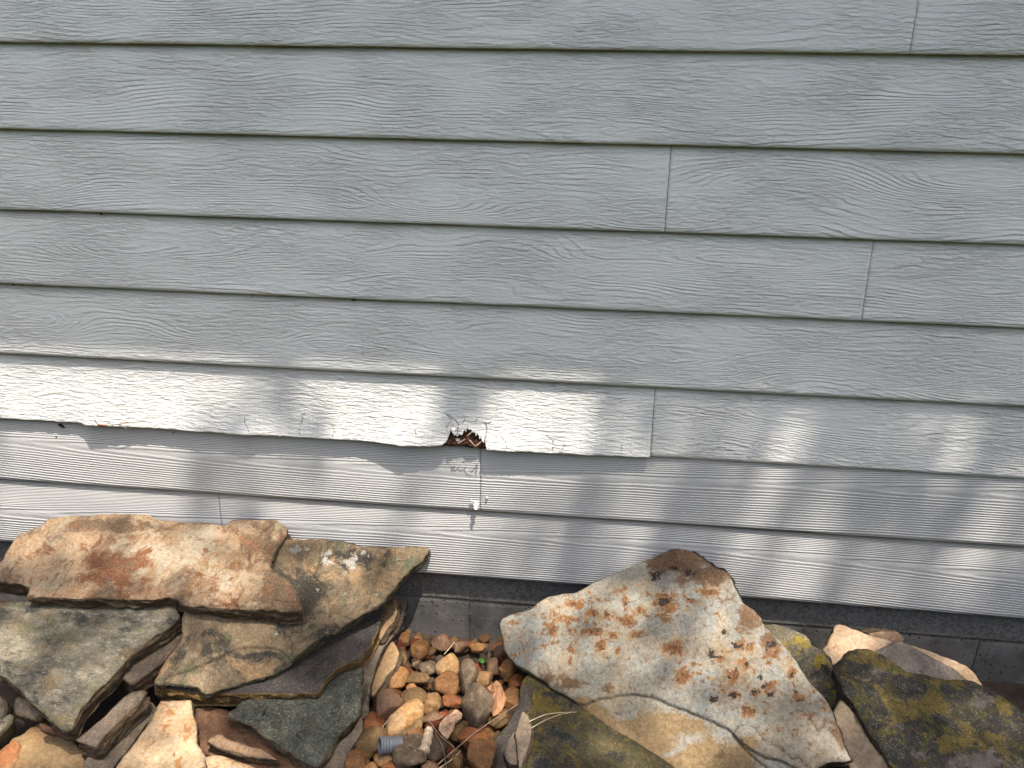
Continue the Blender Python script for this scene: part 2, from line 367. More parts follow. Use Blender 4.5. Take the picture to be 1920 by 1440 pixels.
def block(x0, x1, z0, z1, y, mat=None):
    nx = 60; nz = 26; X = np.linspace(x0 + .0007, x1 - .0007, nx); Z = np.linspace(z0, z1, nz); XX, ZZ = np.meshgrid(X, Z)
    e = np.minimum(np.minimum(XX - x0, x1 - XX), np.minimum(ZZ - z0, z1 - ZZ)); 
    Y = y + .0035 * np.exp(-e / .0022) + .0009 * fbm(XX * 40, ZZ * 40, 0, 77, 3)
    V = np.stack([XX, Y, ZZ], -1).reshape(-1, 3); i = np.arange(nx - 1)
    F = [tuple(q) for r in range(nz - 1) for q in np.stack([r * nx + i, r * nx + i + 1, r * nx + i + nx + 1, r * nx + i + nx], -1)]
    b = len(V); V = np.vstack([V, [(x0, y + .1, z0), (x1, y + .1, z0), (x1, y + .1, z1), (x0, y + .1, z1)]])
    F += [tuple(range(nx)) + (b + 1, b), tuple(range((nz - 1) * nx, nz * nx))[::-1] + (b + 3, b + 2)]
    return mkobj('foundation_block', V, F, mat or M_conc, house)
for q in range(-7, 7):
    block(-.2545 + q * .4, -.2545 + (q + 1) * .4 - .0, -.09, .1045, .017 + .001 * (q % 3))
    block(-.2190 + q * .4, -.2190 + (q + 1) * .4 - .0, .108, .24, .0255, M_shaded)
box('mortar_bed', (XA, XB, .0225, .15, -.1, .2), M_mortar, house)
mk = sliver('paint_mark', wp(881, 1150, .0155), wp(884, 1166, .0155), .002, plain('teal paint', (.03, .16, .16), .7), house, 0)

# ------------------------------------------------------------------ ground
def ground_mat():
    g = G('dark soil', .95, .2); n = g.noise(9, 6, .65); f = g.noise(160, 4, .7)
    c = g.mix(g.ss(n, .35, .65), (.022, .017, .013), (.06, .042, .028)); c = g.mix(g.ss(f, .6, .7, 0, .8), c, (.13, .085, .05))
    far = g.ss(g.n('SeparateXYZ').outputs[1], 0, 1)
    sx = g.n('SeparateXYZ'); g.put(sx.inputs[0], g.c); far = g.ss(sx.outputs[1], -1.3, -1.9)
    far = g.ss(g.math('ADD', sx.outputs[1], g.math('MULTIPLY', n, .4)), -1.9, -1.2, 1, 0)
    c = g.mix(far, c, g.mix(g.ss(g.noise(3, 5), .3, .7), (.045, .08, .02), (.09, .12, .035)))
    return g.done(c, g.bump(g.math('ADD', n, g.math('MULTIPLY', f, .4)), .008))
M_soil = ground_mat()
gx = np.concatenate([[-200, -40, -8], np.linspace(-3, 3, 150), [8, 40, 200]]); gy = np.concatenate([[-200, -40, -8], np.linspace(-3, .2, 90), [8, 60, 200]])
GX, GY = np.meshgrid(gx, gy); near = (np.abs(GX) < 3.1) & (GY > -3.1) & (GY < .3)
GZ = -.012 + .007 * fbm(GX * 9, GY * 9, 0, 3, 4) * near; nx = len(gx); i = np.arange(nx - 1)
gnd = mkobj('ground', np.stack([GX, GY, GZ], -1).reshape(-1, 3), [tuple(q) for r in range(len(gy) - 1) for q in np.stack([r * nx + i, r * nx + i + 1, r * nx + i + nx + 1, r * nx + i + nx], -1)], M_soil)
tag(gnd, kind='structure')

# ------------------------------------------------------------------ rock material
TINT = (.49, .465, .43)
def rock(name, cs, scale=7, patches=(), dark=.5, lich=.25, bump=.0016, rough=.86, seed=0, stretch=(1, 1, 1), lam=None, gloss=.25):
    """cs: three base tones; patches: (attribute or None, gain, colour, threshold, softness, scale)"""
    g = G(name, rough, gloss); T = lambda q: tuple(a * b for a, b in zip(q, TINT)); cs = [T(q) for q in cs]
    v = g.map(stretch, loc=(seed * 1.3, seed * .7, seed)); 
    n = g.noise(scale, 7, .62, .6, vec=v); m = g.noise(scale * 4.5, 6, .68, .3, vec=v); f = g.noise(300, 3, .8, vec=v)
    c = g.mix(g.ss(n, .34, .56), cs[0], cs[1]); c = g.mix(g.ss(m, .46, .66), c, cs[2])
    for i, (at, gain, colr, thr, sf, sc) in enumerate(patches):
        q = g.noise(sc, 6, .66, .9, vec=v, seed=seed + i * 3.7 + 1)
        if at: q = g.math('ADD', g.math('MULTIPLY_ADD', q, 1.7, -.35), g.math('MULTIPLY', g.attr(at), gain * .72))
        c = g.mix(g.ss(q, thr - sf, thr + sf), c, T(colr))
    gr = g.ss(g.noise(120, 3, .7, .4, vec=v, seed=2.2), .34, .66, .80, 1.20); c = g.mix(1.0, c, gray(g, gr), 'MULTIPLY')
    c = g.mix(g.ss(f, .30, .47, min(1, dark * 1.3), 0), c, (.02, .018, .014))
    c = g.mix(g.ss(f, .56, .68, 0, lich), c, (.5, .46, .38))
    c = g.mix(g.math('MULTIPLY', g.attr('crev_shade'), .9, 0, True), c, (.02, .015, .01))  # shadow line under the ledges, painted dark along the steps
    vv = g.ss(g.noise(scale * 2.2, 4, vec=v, seed=9.1), .3, .7, .78, 1.22); c = g.mix(1.0, c, gray(g, vv), 'MULTIPLY')
    pit = g.ss(g.vor(150, vec=v), .05, .2, 1, 0); pit = g.math('MULTIPLY', pit, g.ss(m, .5, .6))
    h = g.math('ADD', g.math('MULTIPLY', m, 2.6), g.math('MULTIPLY', f, .9)); h = g.math('SUBTRACT', h, g.math('MULTIPLY', pit, .4))
    if lam:
        L = g.noise(1.0, 5, .7, .3, vec=g.map((18, 18, lam), loc=(seed, 0, 0)))
        c = g.mix(g.ss(L, .5, .36, 0, .75) if False else g.ss(L, .36, .52, .8, 0), c, (.025, .02, .014)); h = g.math('ADD', h, g.math('MULTIPLY', L, 2.2))
        c = g.mix(g.ss(L, .58, .7, 0, .45), c, (cs[1][0] * 1.5, cs[1][1] * 1.4, cs[1][2] * 1.25))
    return g.done(c, g.bump(h, bump))

def Zm(s, ox, oy): return lambda p: [(ox + x / s, oy + y / s) for x, y in p]
Z1 = Zm(2.8234, 0, 930); Z2 = Zm(2.824, 320, 930); Z3 = Zm(4.645, 640, 1130); Z4 = Zm(3.273, 900, 1000); Z5 = Zm(3.310, 1340, 1080); Z8 = Zm(6, 0, 1200)

def slab(name, label, outline, anchors, thick, mt, ms, ds=.006, jag=.0022, bumpy=.0022, steps=(), masks=None, seed=0, lam=5, cat='flagstone', group=None, under=.35, bend=0.0, rnd=.0035):
    p0, p1, p2 = [at_z(*a) for a in anchors]
    n = np.cross(p1 - p0, p2 - p0); n /= np.linalg.norm(n); n = n if n[2] > 0 else -n
    def hit(u, v): d = ray(u, v); return CO + d * (((p0 - CO) @ n) / (d @ n))
    P3 = np.array([hit(*q) for q in outline]); C = P3.mean(0)
    ex = np.cross([0, 1, 0], n); ex /= np.linalg.norm(ex); ey = np.cross(n, ex)
    to2 = lambda Q: np.stack([(Q - C) @ ex, (Q - C) @ ey], -1)
    O = to2(P3)
    if ((O[:, 0] * np.roll(O[:, 1], -1) - np.roll(O[:, 0], -1) * O[:, 1]).sum()) < 0: O = O[::-1]
    # resample the outline and roughen it
    D = .0035; L = []
    for i in range(len(O)):
        a, b = O[i], O[(i + 1) % len(O)]; k = max(1, int(np.hypot(*(b - a)) / D))
        for j in range(k): L.append(a + (b - a) * j / k)
    L = np.array(L); 
    for _ in range(2): L = (np.roll(L, 1, 0) + 2 * L + np.roll(L, -1, 0)) / 4
    T = np.roll(L, -1, 0) - np.roll(L, 1, 0); T /= np.linalg.norm(T, axis=1)[:, None] + 1e-9; N = np.stack([T[:, 1], -T[:, 0]], -1)
    L = L + N * (jag * (fbm(L[:, 0] * 45, L[:, 1] * 45, seed, seed, 4) * 1.3))[:, None]
    nb = len(L); lo = L.min(0); hi = L.max(0)
    gx, gy = np.meshgrid(np.arange(lo[0], hi[0], ds), np.arange(lo[1], hi[1], ds * .87)); gx = gx + (np.arange(gx.shape[0]) % 2)[:, None] * ds / 2
    I = np.stack([gx.ravel(), gy.ravel()], -1); I += rng.uniform(-.2, .2, I.shape) * ds
    I = I[inside(I, L)]; dI = segdist(I, L); k = dI > ds * .55; I = I[k]; dI = dI[k]
    SQ = []
    for poly, dh in steps:
        q = to2(np.array([hit(*a) for a in poly])); rr = []
        for i in range(len(q)):
            a, b = q[i], q[(i + 1) % len(q)]; k = max(1, int(np.hypot(*(b - a)) / .003)); rr += [a + (b - a) * j / k for j in range(k)]
        rr = np.array(rr); rr = rr + .0035 * np.stack([fbm(rr[:, 0] * 38, rr[:, 1] * 38, 1, 41, 4), fbm(rr[:, 0] * 38, rr[:, 1] * 38, 9, 43, 4)], -1)
        SQ.append((rr, dh)); T_ = np.roll(rr, -1, 0) - np.roll(rr, 1, 0); T_ /= np.linalg.norm(T_, axis=1)[:, None] + 1e-9; N_ = np.stack([T_[:, 1], -T_[:, 0]], -1)
        for sg in (-.0016, 0.0, .0016):
            E = rr + N_ * sg; E = E[inside(E, L)]; E = E[segdist(E, L) > .002]; I = np.vstack([I, E]) if len(E) else I
    pts = [Vector(q) for q in np.vstack([L, I])]
    vo, _, fo, ov, _, _ = delaunay_2d_cdt(pts, [(i, (i + 1) % nb) for i in range(nb)], [], 1, 1e-7)
    W = np.array([v[:] for v in vo]); src = [o[0] if o else -1 for o in ov]
    bidx = {s: i for i, s in enumerate(src) if 0 <= s < nb}
    dist = segdist(W, L)
    world = lambda Q, h: C + Q[:, :1] * ex + Q[:, 1:2] * ey + np.asarray(h)[:, None] * n
    H = bumpy * fbm(W[:, 0] * 9, W[:, 1] * 9, seed, seed + 3, 4) * 2 + .35 * bumpy * fbm(W[:, 0] * 60, W[:, 1] * 60, seed, seed + 5, 3)
    H -= rnd * np.exp(-dist / (rnd * 1.1)) * (.75 + .8 * fbm(W[:, 0] * 40, W[:, 1] * 40, seed, seed + 8, 3))
    if bend: H -= bend * (W ** 2).sum(1)
    crev_shade = np.zeros(len(W))
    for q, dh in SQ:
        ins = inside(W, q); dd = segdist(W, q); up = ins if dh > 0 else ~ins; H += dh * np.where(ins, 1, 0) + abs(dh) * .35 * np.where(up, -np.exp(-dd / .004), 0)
        H += -.0022 * np.where(~up, np.exp(-dd / .0025), 0); crev_shade = np.maximum(crev_shade, np.where(~up, np.exp(-(dd / .0022) ** 2), .25 * np.exp(-(dd / .0016) ** 2)))  # mask of the painted shadow line beside each step edge
    attrs = {'crev_shade': crev_shade * (.45 + .55 * fbm(W[:, 0] * 25, W[:, 1] * 25, 0, 5, 2) ** 1)}
    PX = proj(world(W, H))
    for kx, bl in (masks or {}).items():
        m = np.zeros(len(W))
        for (u, v, ru, rv, st) in bl: m = np.maximum(m, st * np.exp(-(((PX[:, 0] - u) / ru) ** 2 + ((PX[:, 1] - v) / rv) ** 2))) if st > 0 else m + st * np.exp(-(((PX[:, 0] - u) / ru) ** 2 + ((PX[:, 1] - v) / rv) ** 2))
        attrs[kx] = m
    nt_ = len(W); Fs = [tuple(f) for f in fo]; mi = [0] * len(Fs)
    # make sure top faces look up
    f0 = Fs[0]; cr = np.cross(W[f0[1]] - W[f0[0]], W[f0[2]] - W[f0[0]])
    if cr < 0: Fs = [f[::-1] for f in Fs]
    V = [np.column_stack([W, H])]
    order = [bidx[i] for i in range(nb) if i in bidx]; Lb = W[order]; nbb = len(order)
    T = np.roll(Lb, -1, 0) - np.roll(Lb, 1, 0); T /= np.linalg.norm(T, axis=1)[:, None] + 1e-9; N = np.stack([T[:, 1], -T[:, 0]], -1)
    thick = thick * 1.55; under = under * .3
    K = max(6, int(thick / .0032)); th = thick * (1 + .22 * fbm(Lb[:, 0] * 14, Lb[:, 1] * 14, seed, seed + 60, 3))
    s = np.arange(nbb) * .0035; prev = order; base = nt_; led = np.zeros(nbb)
    for k in range(1, K + 1):
        t = k / K; led = .45 * led + .0060 * fbm(Lb[:, 0] * 26 , Lb[:, 1] * 22, k * .9 + seed, seed + 100, 3) + .0012 * (hsh(np.full(1, k), 0, 0, seed)[0] - .5)
        off = led + .0030 * fbm(Lb[:, 0] * 110, Lb[:, 1] * 110, k * .5, seed + 7, 2) - thick * under * t ** 1.6 + .0012
        Q = Lb + N * off[:, None]; V.append(np.column_stack([Q, H[order] - th * t]))
        cur = list(range(base, base + nbb)); base += nbb
        for i in range(nbb): j = (i + 1) % nbb; Fs.append((prev[i], cur[i], cur[j], prev[j])); mi.append(1)
        prev = cur
    cb = V[-1].mean(0); V.append(cb[None]); 
    # underside: coarse fan of shrinking rings so that concave outlines stay closed
    Vd = np.column_stack([W, H - thick * 1.0 - .001]); 
    b0 = base + 0; V[-1] = Vd; 
    for f in Fs[:len(fo)]: Fs.append(tuple(b0 + i for i in f[::-1])); mi.append(1)
    V = np.vstack(V); A = {k_: np.concatenate([a, a[order][None].repeat(K, 0).ravel(), a * 0]) for k_, a in attrs.items()}
    M = Matrix(((ex[0], ey[0], n[0], C[0]), (ex[1], ey[1], n[1], C[1]), (ex[2], ey[2], n[2], C[2]), (0, 0, 0, 1)))
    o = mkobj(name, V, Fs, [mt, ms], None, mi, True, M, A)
    tag(o, label, cat, group)
    wv = world(W, H); print('%-60s y %.2f..%.2f z %.2f..%.2f' % (label[:58], wv[:, 1].min(), wv[:, 1].max(), wv[:, 2].min(), wv[:, 2].max()))
    return o

# side materials
S_brown = rock('broken brown edge', ((.10, .07, .04), (.20, .14, .085), (.28, .2, .12)), 12, dark=.5, lam=150, bump=.003)
S_gold = rock('broken golden edge', ((.16, .10, .035), (.26, .17, .06), (.34, .23, .1)), 14, dark=.35, lam=90, bump=.0028)
S_green = rock('mossy edge', ((.07, .075, .04), (.14, .13, .08), (.2, .17, .11)), 14, dark=.5, lam=150, bump=.003)
S_dark = rock('dark edge', ((.04, .036, .024), (.085, .07, .045), (.13, .1, .06)), 14, dark=.5, lam=140, bump=.003)
# top materials
A_mat = rock('orange sandstone', ((.36, .22, .115), (.41, .295, .185), (.46, .37, .265)), 6, [('pale', .5, (.44, .385, .29), .70, .10, 14), ('rust', .42, (.22, .095, .042), .66, .09, 13), ('brown', .75, (.17, .115, .07), .66, .13, 16), (None, 0, (.25, .115, .05), .60, .04, 34), (None, 0, (.22, .15, .10), .62, .07, 11)], dark=.45, lich=.4, seed=1)
B_mat = rock('grey green sandstone', ((.11, .115, .10), (.24, .225, .17), (.36, .335, .27)), 8, [(None, 0, (.33, .24, .13), .60, .07, 12), (None, 0, (.055, .058, .055), .58, .06, 15), (None, 0, (.52, .5, .43), .64, .03, 60), ('moss', .3, (.2, .19, .11), .66, .1, 18)], dark=.55, lich=.4, stretch=(1, 1.9, 1), seed=2)
I_mat = rock('brown grey sandstone', ((.15, .12, .08), (.27, .205, .125), (.34, .27, .175)), 6, [('dk', .45, (.06, .055, .042), .62, .1, 13), ('tan', .35, (.42, .29, .16), .66, .1, 10), ('lich', .55, (.50, .49, .45), .80, .03, 55), ('moss', .36, (.15, .155, .09), .70, .10, 30)], dark=.5, lich=.3, seed=3)
J_mat = rock('dark slate sandstone', ((.04, .04, .042), (.075, .068, .068), (.11, .09, .075)), 8, [(None, 0, (.10, .11, .06), .66, .06, 14)], dark=.5, lich=.25, seed=4)
K_mat = rock('dark green sandstone', ((.05, .062, .052), (.10, .115, .095), (.16, .17, .135)), 12, [(None, 0, (.025, .027, .025), .60, .04, 40), (None, 0, (.14, .13, .07), .62, .08, 9)], dark=.6, lich=.55, seed=5)
D_mat = rock('grey brown stone', ((.13, .105, .08), (.22, .18, .14), (.30, .25, .19)), 12, [(None, 0, (.36, .2, .11), .64, .08, 20)], dark=.5, lich=.3, seed=6)
G_mat = rock('tan sandstone', ((.33, .21, .10), (.42, .29, .155), (.48, .35, .2)), 5, [('rust', .5, (.5, .22, .09), .66, .06, 14), (None, 0, (.2, .12, .06), .66, .06, 16)], dark=.25, lich=.2, seed=7)
H_mat = rock('cream orange sandstone', ((.60, .39, .2), (.66, .5, .32), (.66, .54, .38)), 8, [(None, 0, (.52, .25, .1), .575, .035, 26), (None, 0, (.36, .15, .06), .64, .03, 40)], dark=.2, lich=.3, seed=8)
P_mat = rock('pale blue grey sandstone', ((.42, .40, .34), (.385, .42, .40), (.48, .45, .38)), 7, [(None, 0, (.50, .42, .29), .56, .12, 6), (None, 0, (.27, .2, .12), .62, .10, 5), (None, 0, (.30, .19, .10), .60, .05, 70), ('tan', 1.0, (.36, .26, .14), .82, .10, 9), ('rim', .6, (.22, .135, .075), .72, .10, 18), ('halo', .55, (.46, .34, .20), .80, .16, 45), ('rust', .76, (.33, .17, .07), .80, .07, 60), ('rust', .62, (.17, .08, .04), .90, .05, 110), ('blk', .85, (.05, .035, .03), .82, .06, 95), (None, 0, (.34, .18, .08), .64, .03, 48)], dark=.4, lich=.25, seed=9)
Y_mat = rock('mossy dark stone', ((.022, .024, .024), (.045, .045, .038), (.085, .075, .06)), 9, [('grey', .5, (.21, .185, .165), .70, .09, 14), ('moss', .34, (.19, .145, .035), .61, .05, 13), (None, 0, (.095, .09, .02), .57, .05, 22), (None, 0, (.42, .4, .36), .70, .02, 70)], dark=.6, lich=.35, seed=10)
W_mat = rock('grey mauve stone', ((.17, .15, .135), (.25, .22, .195), (.3, .27, .24)), 8, [(None, 0, (.22, .17, .04), .64, .05, 16), (None, 0, (.07, .075, .06), .62, .06, 20)], dark=.4, lich=.3, seed=11)
V_mat = rock('peach sandstone', ((.52, .35, .22), (.6, .44, .3), (.63, .5, .36)), 7, [(None, 0, (.42, .22, .1), .62, .05, 22)], dark=.25, lich=.3, seed=12)
U_mat = rock('grey lichen stone', ((.10, .105, .075), (.21, .2, .15), (.33, .29, .2)), 12, [('moss', .45, (.46, .35, .04), .66, .07, 24), (None, 0, (.05, .055, .045), .6, .05, 18)], dark=.5, lich=.45, seed=13)
Q_mat = rock('olive moss stone', ((.045, .045, .03), (.09, .08, .035), (.14, .11, .045)), 8, [('moss', .4, (.17, .132, .024), .63, .07, 12), (None, 0, (.03, .033, .035), .58, .05, 20), (None, 0, (.6, .58, .52), .74, .015, 60)], dark=.5, lich=.25, seed=14)
Zt_mat = rock('smooth taupe stone', ((.30, .24, .175), (.37, .30, .225), (.42, .35, .27)), 5, [(None, 0, (.27, .19, .12), .64, .08, 10)], dark=.25, lich=.2, seed=15, bump=.001)
N_mat = rock('peach brown stone', ((.28, .17, .10), (.42, .28, .18), (.5, .36, .24)), 9, [(None, 0, (.09, .06, .04), .62, .06, 22)], dark=.45, lich=.2, seed=16)
O_mat = rock('red brown stone', ((.09, .045, .025), (.16, .08, .045), (.2, .12, .07)), 9, dark=.5, lich=.1, seed=17)

GL = 'flagstones heaped at the left'; GR = 'flagstones heaped at the right'
slab('flagstone', 'long orange and cream flagstone lying on top of the left heap', Z1([(-70, 365), (0, 345), (30, 290), (70, 235), (100, 200), (165, 178), (225, 150), (250, 115), (330, 105), (500, 95), (640, 92), (790, 95), (830, 125), (980, 135), (1200, 145), (1225, 120), (1300, 118), (1470, 122), (1515, 155), (1513, 190), (1470, 250), (1420, 335), (1425, 360), (1450, 390), (1530, 450), (1565, 500), (1600, 585), (1590, 600), (1500, 600), (1430, 595), (1330, 590), (1200, 588), (1100, 575), (1000, 575), (955, 560), (940, 540), (870, 530), (800, 545), (600, 540), (350, 540), (220, 535), (135, 535), (150, 500), (160, 478), (90, 460), (0, 448), (-70, 440)]),
     [(250, 970, .31), (565, 1140, .235), (50, 1130, .23)], .031, A_mat, S_brown, ds=.0055,
     steps=[(Z1([(1470, 118), (1400, 165), (1360, 215), (1322, 260), (1312, 330), (1330, 360), (1480, 420), (1600, 300), (1600, 150)]), -.006), (Z1([(950, 560), (1430, 585), (1440, 545), (1620, 560), (1620, 640), (950, 620)]), -.002)],
     masks={'pale': [(300, 1025, 130, 45, .8), (100, 1080, 80, 22, .6), (420, 1090, 110, 30, .5)], 'rust': [(200, 1070, 70, 30, 1), (60, 1040, 40, 30, .6), (120, 1000, 60, 18, .3)], 'brown': [(210, 985, 90, 16, .7), (545, 1115, 70, 45, 1), (490, 1000, 40, 50, .5), (360, 975, 60, 12, .3), (20, 1090, 30, 30, .4)]}, seed=1, group=GL, under=.5)
slab('flagstone', 'wedge shaped grey green flagstone pointing toward the viewer beneath the orange one', Z1([(-120, 560), (150, 560), (500, 560), (920, 560), (950, 640), (900, 690), (800, 760), (700, 830), (640, 900), (580, 965), (500, 1040), (440, 1110), (400, 1180), (375, 1240), (330, 1230), (300, 1215), (230, 1150), (150, 1080), (100, 1020), (50, 975), (0, 945), (-120, 870)]),
     [(330, 1150, .195), (10, 1150, .195), (133, 1365, .115)], .024, B_mat, S_brown, seed=2, masks={'moss': [(60, 1180, 50, 30, .6), (120, 1360, 40, 30, .5)]}, group=GL)
slab('flagstone', 'thin weathered slab showing as a narrow strip under the grey green wedge', Z1([(560, 880), (900, 600), (958, 715), (966, 745), (880, 850), (790, 935), (700, 990), (640, 960)]), [(340, 1185, .145), (240, 1280, .120), (200, 1150, .15)], .024, D_mat, S_brown, seed=21, group=GL)
slab('flagstone', 'thick grey brown bar shaped stone jutting toward the viewer', Z8([(850, 1120), (1000, 1000), (1150, 880), (1270, 740), (1400, 630), (1480, 580), (1640, 565), (1620, 640), (1480, 770), (1330, 920), (1150, 1095), (1080, 1190), (950, 1165)]), [(250, 1300, .105), (170, 1395, .085), (140, 1380, .085)], .042, D_mat, S_brown, seed=22, group=GL, under=.1)
slab('flagstone', 'narrow brown slab edge between the thick bar and the bright cream slab', Z8([(1780, 800), (1700, 660), (1600, 720), (1400, 850), (1200, 1050), (950, 1350), (930, 1560), (1200, 1560), (1270, 1420), (1400, 1270), (1500, 1150), (1620, 950), (1740, 850)]), [(290, 1330, .055), (190, 1440, .04), (150, 1430, .04)], .022, D_mat, S_brown, seed=23, group=GL)
slab('flagstone', 'tan slab with an orange patch at the lower left corner', Z8([(-90, 1310), (0, 1250), (80, 1180), (160, 1080), (260, 1040), (330, 980), (430, 930), (700, 950), (900, 1200), (1100, 1380), (1250, 1440), (1200, 1600), (-90, 1600)]), [(30, 1400, .03), (150, 1440, .02), (60, 1380, .03)], .03, G_mat, S_brown, masks={'rust': [(12, 1415, 22, 32, 1.2)]}, seed=24, group=GL, steps=[(Z8([(-90, 1200), (210, 1130), (225, 1200), (200, 1350), (120, 1480), (-90, 1600)]), .003)])
slab('flagstone', 'bright cream slab with orange flecks in the sun at the foot of the left heap', Z1([(600, 1470), (640, 1400), (730, 1290), (800, 1180), (850, 1080), (1010, 1080), (1023, 1160), (1040, 1230), (1042, 1300), (1080, 1370), (1095, 1520), (570, 1520)]), [(330, 1340, .06), (370, 1430, .045), (240, 1440, .045)], .035, H_mat, S_brown, seed=25, group=GL)
slab('flagstone', 'small pale peach slab beside the bright cream one at the lower edge', Z1([(1060, 1380), (1130, 1362), (1180, 1372), (1280, 1410), (1400, 1455), (1420, 1530), (1060, 1530)]), [(400, 1425, .03), (450, 1438, .02), (390, 1440, .025)], .03, H_mat, S_brown, seed=26, group=GL)
slab('stone_chunk', 'small grey chunk in the dark gap left of the wedge tip', Z8([(140, 745), (190, 650), (330, 680), (430, 760), (450, 880), (400, 910), (200, 860), (150, 810)]), [(40, 1330, .075), (70, 1345, .065), (30, 1345, .065)], .03, D_mat, S_brown, seed=27, cat='stone', ds=.004)
slab('stone_chunk', 'grey stone corner cut off by the left edge of the picture', Z8([(-120, 600), (0, 640), (60, 770), (0, 880), (-120, 900)]), [(-5, 1320, .09), (5, 1345, .08), (-20, 1340, .08)], .03, D_mat, S_green, seed=28, cat='stone', ds=.004)
slab('stone_chunk', 'short greenish bar of stone at the left edge below the grey corner', Z8([(-120, 960), (0, 900), (80, 830), (150, 850), (115, 930), (0, 1040), (-120, 1130)]), [(10, 1350, .075), (0, 1375, .07), (20, 1345, .075)], .036, U_mat, S_green, seed=29, cat='stone', ds=.004, under=.1)
slab('stone_chunk', 'brown chunk in shade propping the tip of the grey green wedge', Z8([(420, 930), (640, 980), (870, 1020), (870, 1130), (700, 1100), (600, 1070), (450, 1040)]), [(80, 1362, .08), (140, 1375, .075), (110, 1380, .07)], .04, O_mat, S_dark, seed=30, cat='stone', ds=.004)
slab('flagstone', 'broad brown grey flagstone with pale lichen reaching the siding', Z2([(360, 250), (480, 225), (600, 225), (760, 225), (900, 240), (940, 258), (1020, 270), (1100, 268), (1200, 272), (1290, 264), (1345, 268), (1366, 282), (1362, 300), (1330, 350), (1260, 400), (1190, 480), (1120, 560), (1040, 610), (930, 680), (850, 725), (750, 785), (660, 850), (600, 900), (540, 940), (460, 960), (380, 985), (300, 1010), (220, 1035), (180, 1040), (140, 1005), (60, 995), (-10, 985), (-30, 975), (-60, 1000), (-85, 985), (-60, 920), (-20, 860), (60, 760), (60, 640), (120, 500), (250, 350)]),
     [(800, 1030, .262), (290, 1285, .115), (585, 1210, .150)], .021, I_mat, S_green, ds=.0055,
     steps=[(Z2([(88, 925), (200, 880), (280, 840), (350, 808), (400, 800), (500, 798), (560, 808), (604, 828), (640, 880), (300, 1100), (-60, 1060), (-30, 960)]), -.005), (Z2([(740, 290), (722, 340), (730, 380), (770, 440), (810, 475), (830, 530), (850, 600), (845, 640), (820, 690), (720, 750), (640, 800), (640, 1000), (1500, 600), (1450, 200), (800, 200)]), .003)],
     masks={'dk': [(560, 1100, 60, 45, 1), (680, 1060, 60, 22, .8), (490, 1240, 70, 25, .8), (620, 1180, 50, 25, .4), (560, 1050, 40, 20, .4)], 'tan': [(640, 1075, 60, 30, 1), (590, 1010, 60, 10, .8), (430, 1250, 80, 22, .5), (730, 1080, 30, 25, .5)], 'lich': [(560, 1030, 28, 8, .8), (612, 1048, 20, 16, 1), (652, 1056, 24, 18, 1), (672, 1035, 30, 9, .7), (750, 1046, 14, 14, .7), (725, 1032, 20, 7, .5)], 'moss': [(760, 1060, 40, 25, .8), (700, 1120, 60, 30, .5), (520, 1240, 40, 20, .6), (330, 1270, 50, 20, .4)]}, seed=3, group=GL, under=.25)
slab('flagstone', 'dark slab with a golden broken front edge under the lichen covered flagstone', Z2([(-95, 1003), (0, 1014), (100, 1030), (200, 1036), (350, 1038), (480, 1035), (780, 1036), (800, 1000), (815, 970), (850, 935), (895, 897), (990, 860), (1050, 790), (1100, 700), (1125, 600), (1150, 540), (900, 600), (400, 800), (-60, 900)]), [(700, 1160, .132), (590, 1290, .097), (300, 1295, .09)], .027, J_mat, S_gold, seed=4, group=GL, under=.5)
slab('flagstone', 'dark green triangular flagstone third down the right side of the left heap', Z2([(300, 1155), (340, 1132), (400, 1050), (700, 980), (1012, 900), (1014, 1000), (1002, 1130), (970, 1180), (900, 1240), (860, 1290), (830, 1350), (790, 1420), (760, 1430), (690, 1395), (600, 1330), (500, 1265), (440, 1215), (380, 1195)]), [(660, 1280, .080), (600, 1430, .055), (440, 1350, .062)], .022, K_mat, S_brown, seed=5, group=GL)
slab('flagstone', 'upright tan slab corner wedged under the right edge of the lichen covered flagstone', Z2([(1085, 740), (1120, 590), (1160, 560), (1195, 530), (1198, 600), (1180, 660), (1140, 700), (1105, 760)]), [(740, 1130, .125), (715, 1180, .10), (730, 1190, .10)], .025, G_mat, S_brown, seed=31, group=GL, ds=.004)
slab('flagstone', 'steep brown slab edge with green moss along the right side of the left heap', Z2([(1200, 480), (1245, 515), (1250, 570), (1225, 640), (1180, 740), (1130, 800), (1095, 880), (1065, 980), (1050, 1060), (1052, 1160), (1040, 1172), (990, 1180), (960, 1220), (900, 1200), (950, 1000), (1030, 850), (1090, 720), (1130, 560)]), [(755, 1130, .09), (690, 1300, .05), (670, 1330, .045)], .035, D_mat, S_dark, seed=32, group=GL, under=-.1)
slab('stone_chunk', 'pointed tan stone standing beside the gravel on the left', Z2([(1172, 762), (1190, 790), (1206, 832), (1190, 895), (1130, 960), (1075, 1050), (1052, 1045), (1060, 985), (1090, 905), (1130, 820)]), [(738, 1210, .065), (700, 1295, .045), (715, 1290, .05)], .03, G_mat, S_brown, seed=33, cat='stone', ds=.004, under=.1)
slab('stone_chunk', 'bent peach brown bar of stone in the dark hollow of the left heap', Z2([(188, 1300), (215, 1272), (270, 1255), (300, 1285), (350, 1300), (420, 1325), (490, 1345), (570, 1400), (480, 1380), (400, 1365), (330, 1352), (250, 1330)]), [(400, 1385, .055), (490, 1415, .045), (430, 1400, .05)], .02, N_mat, S_brown, seed=34, cat='stone', ds=.004)
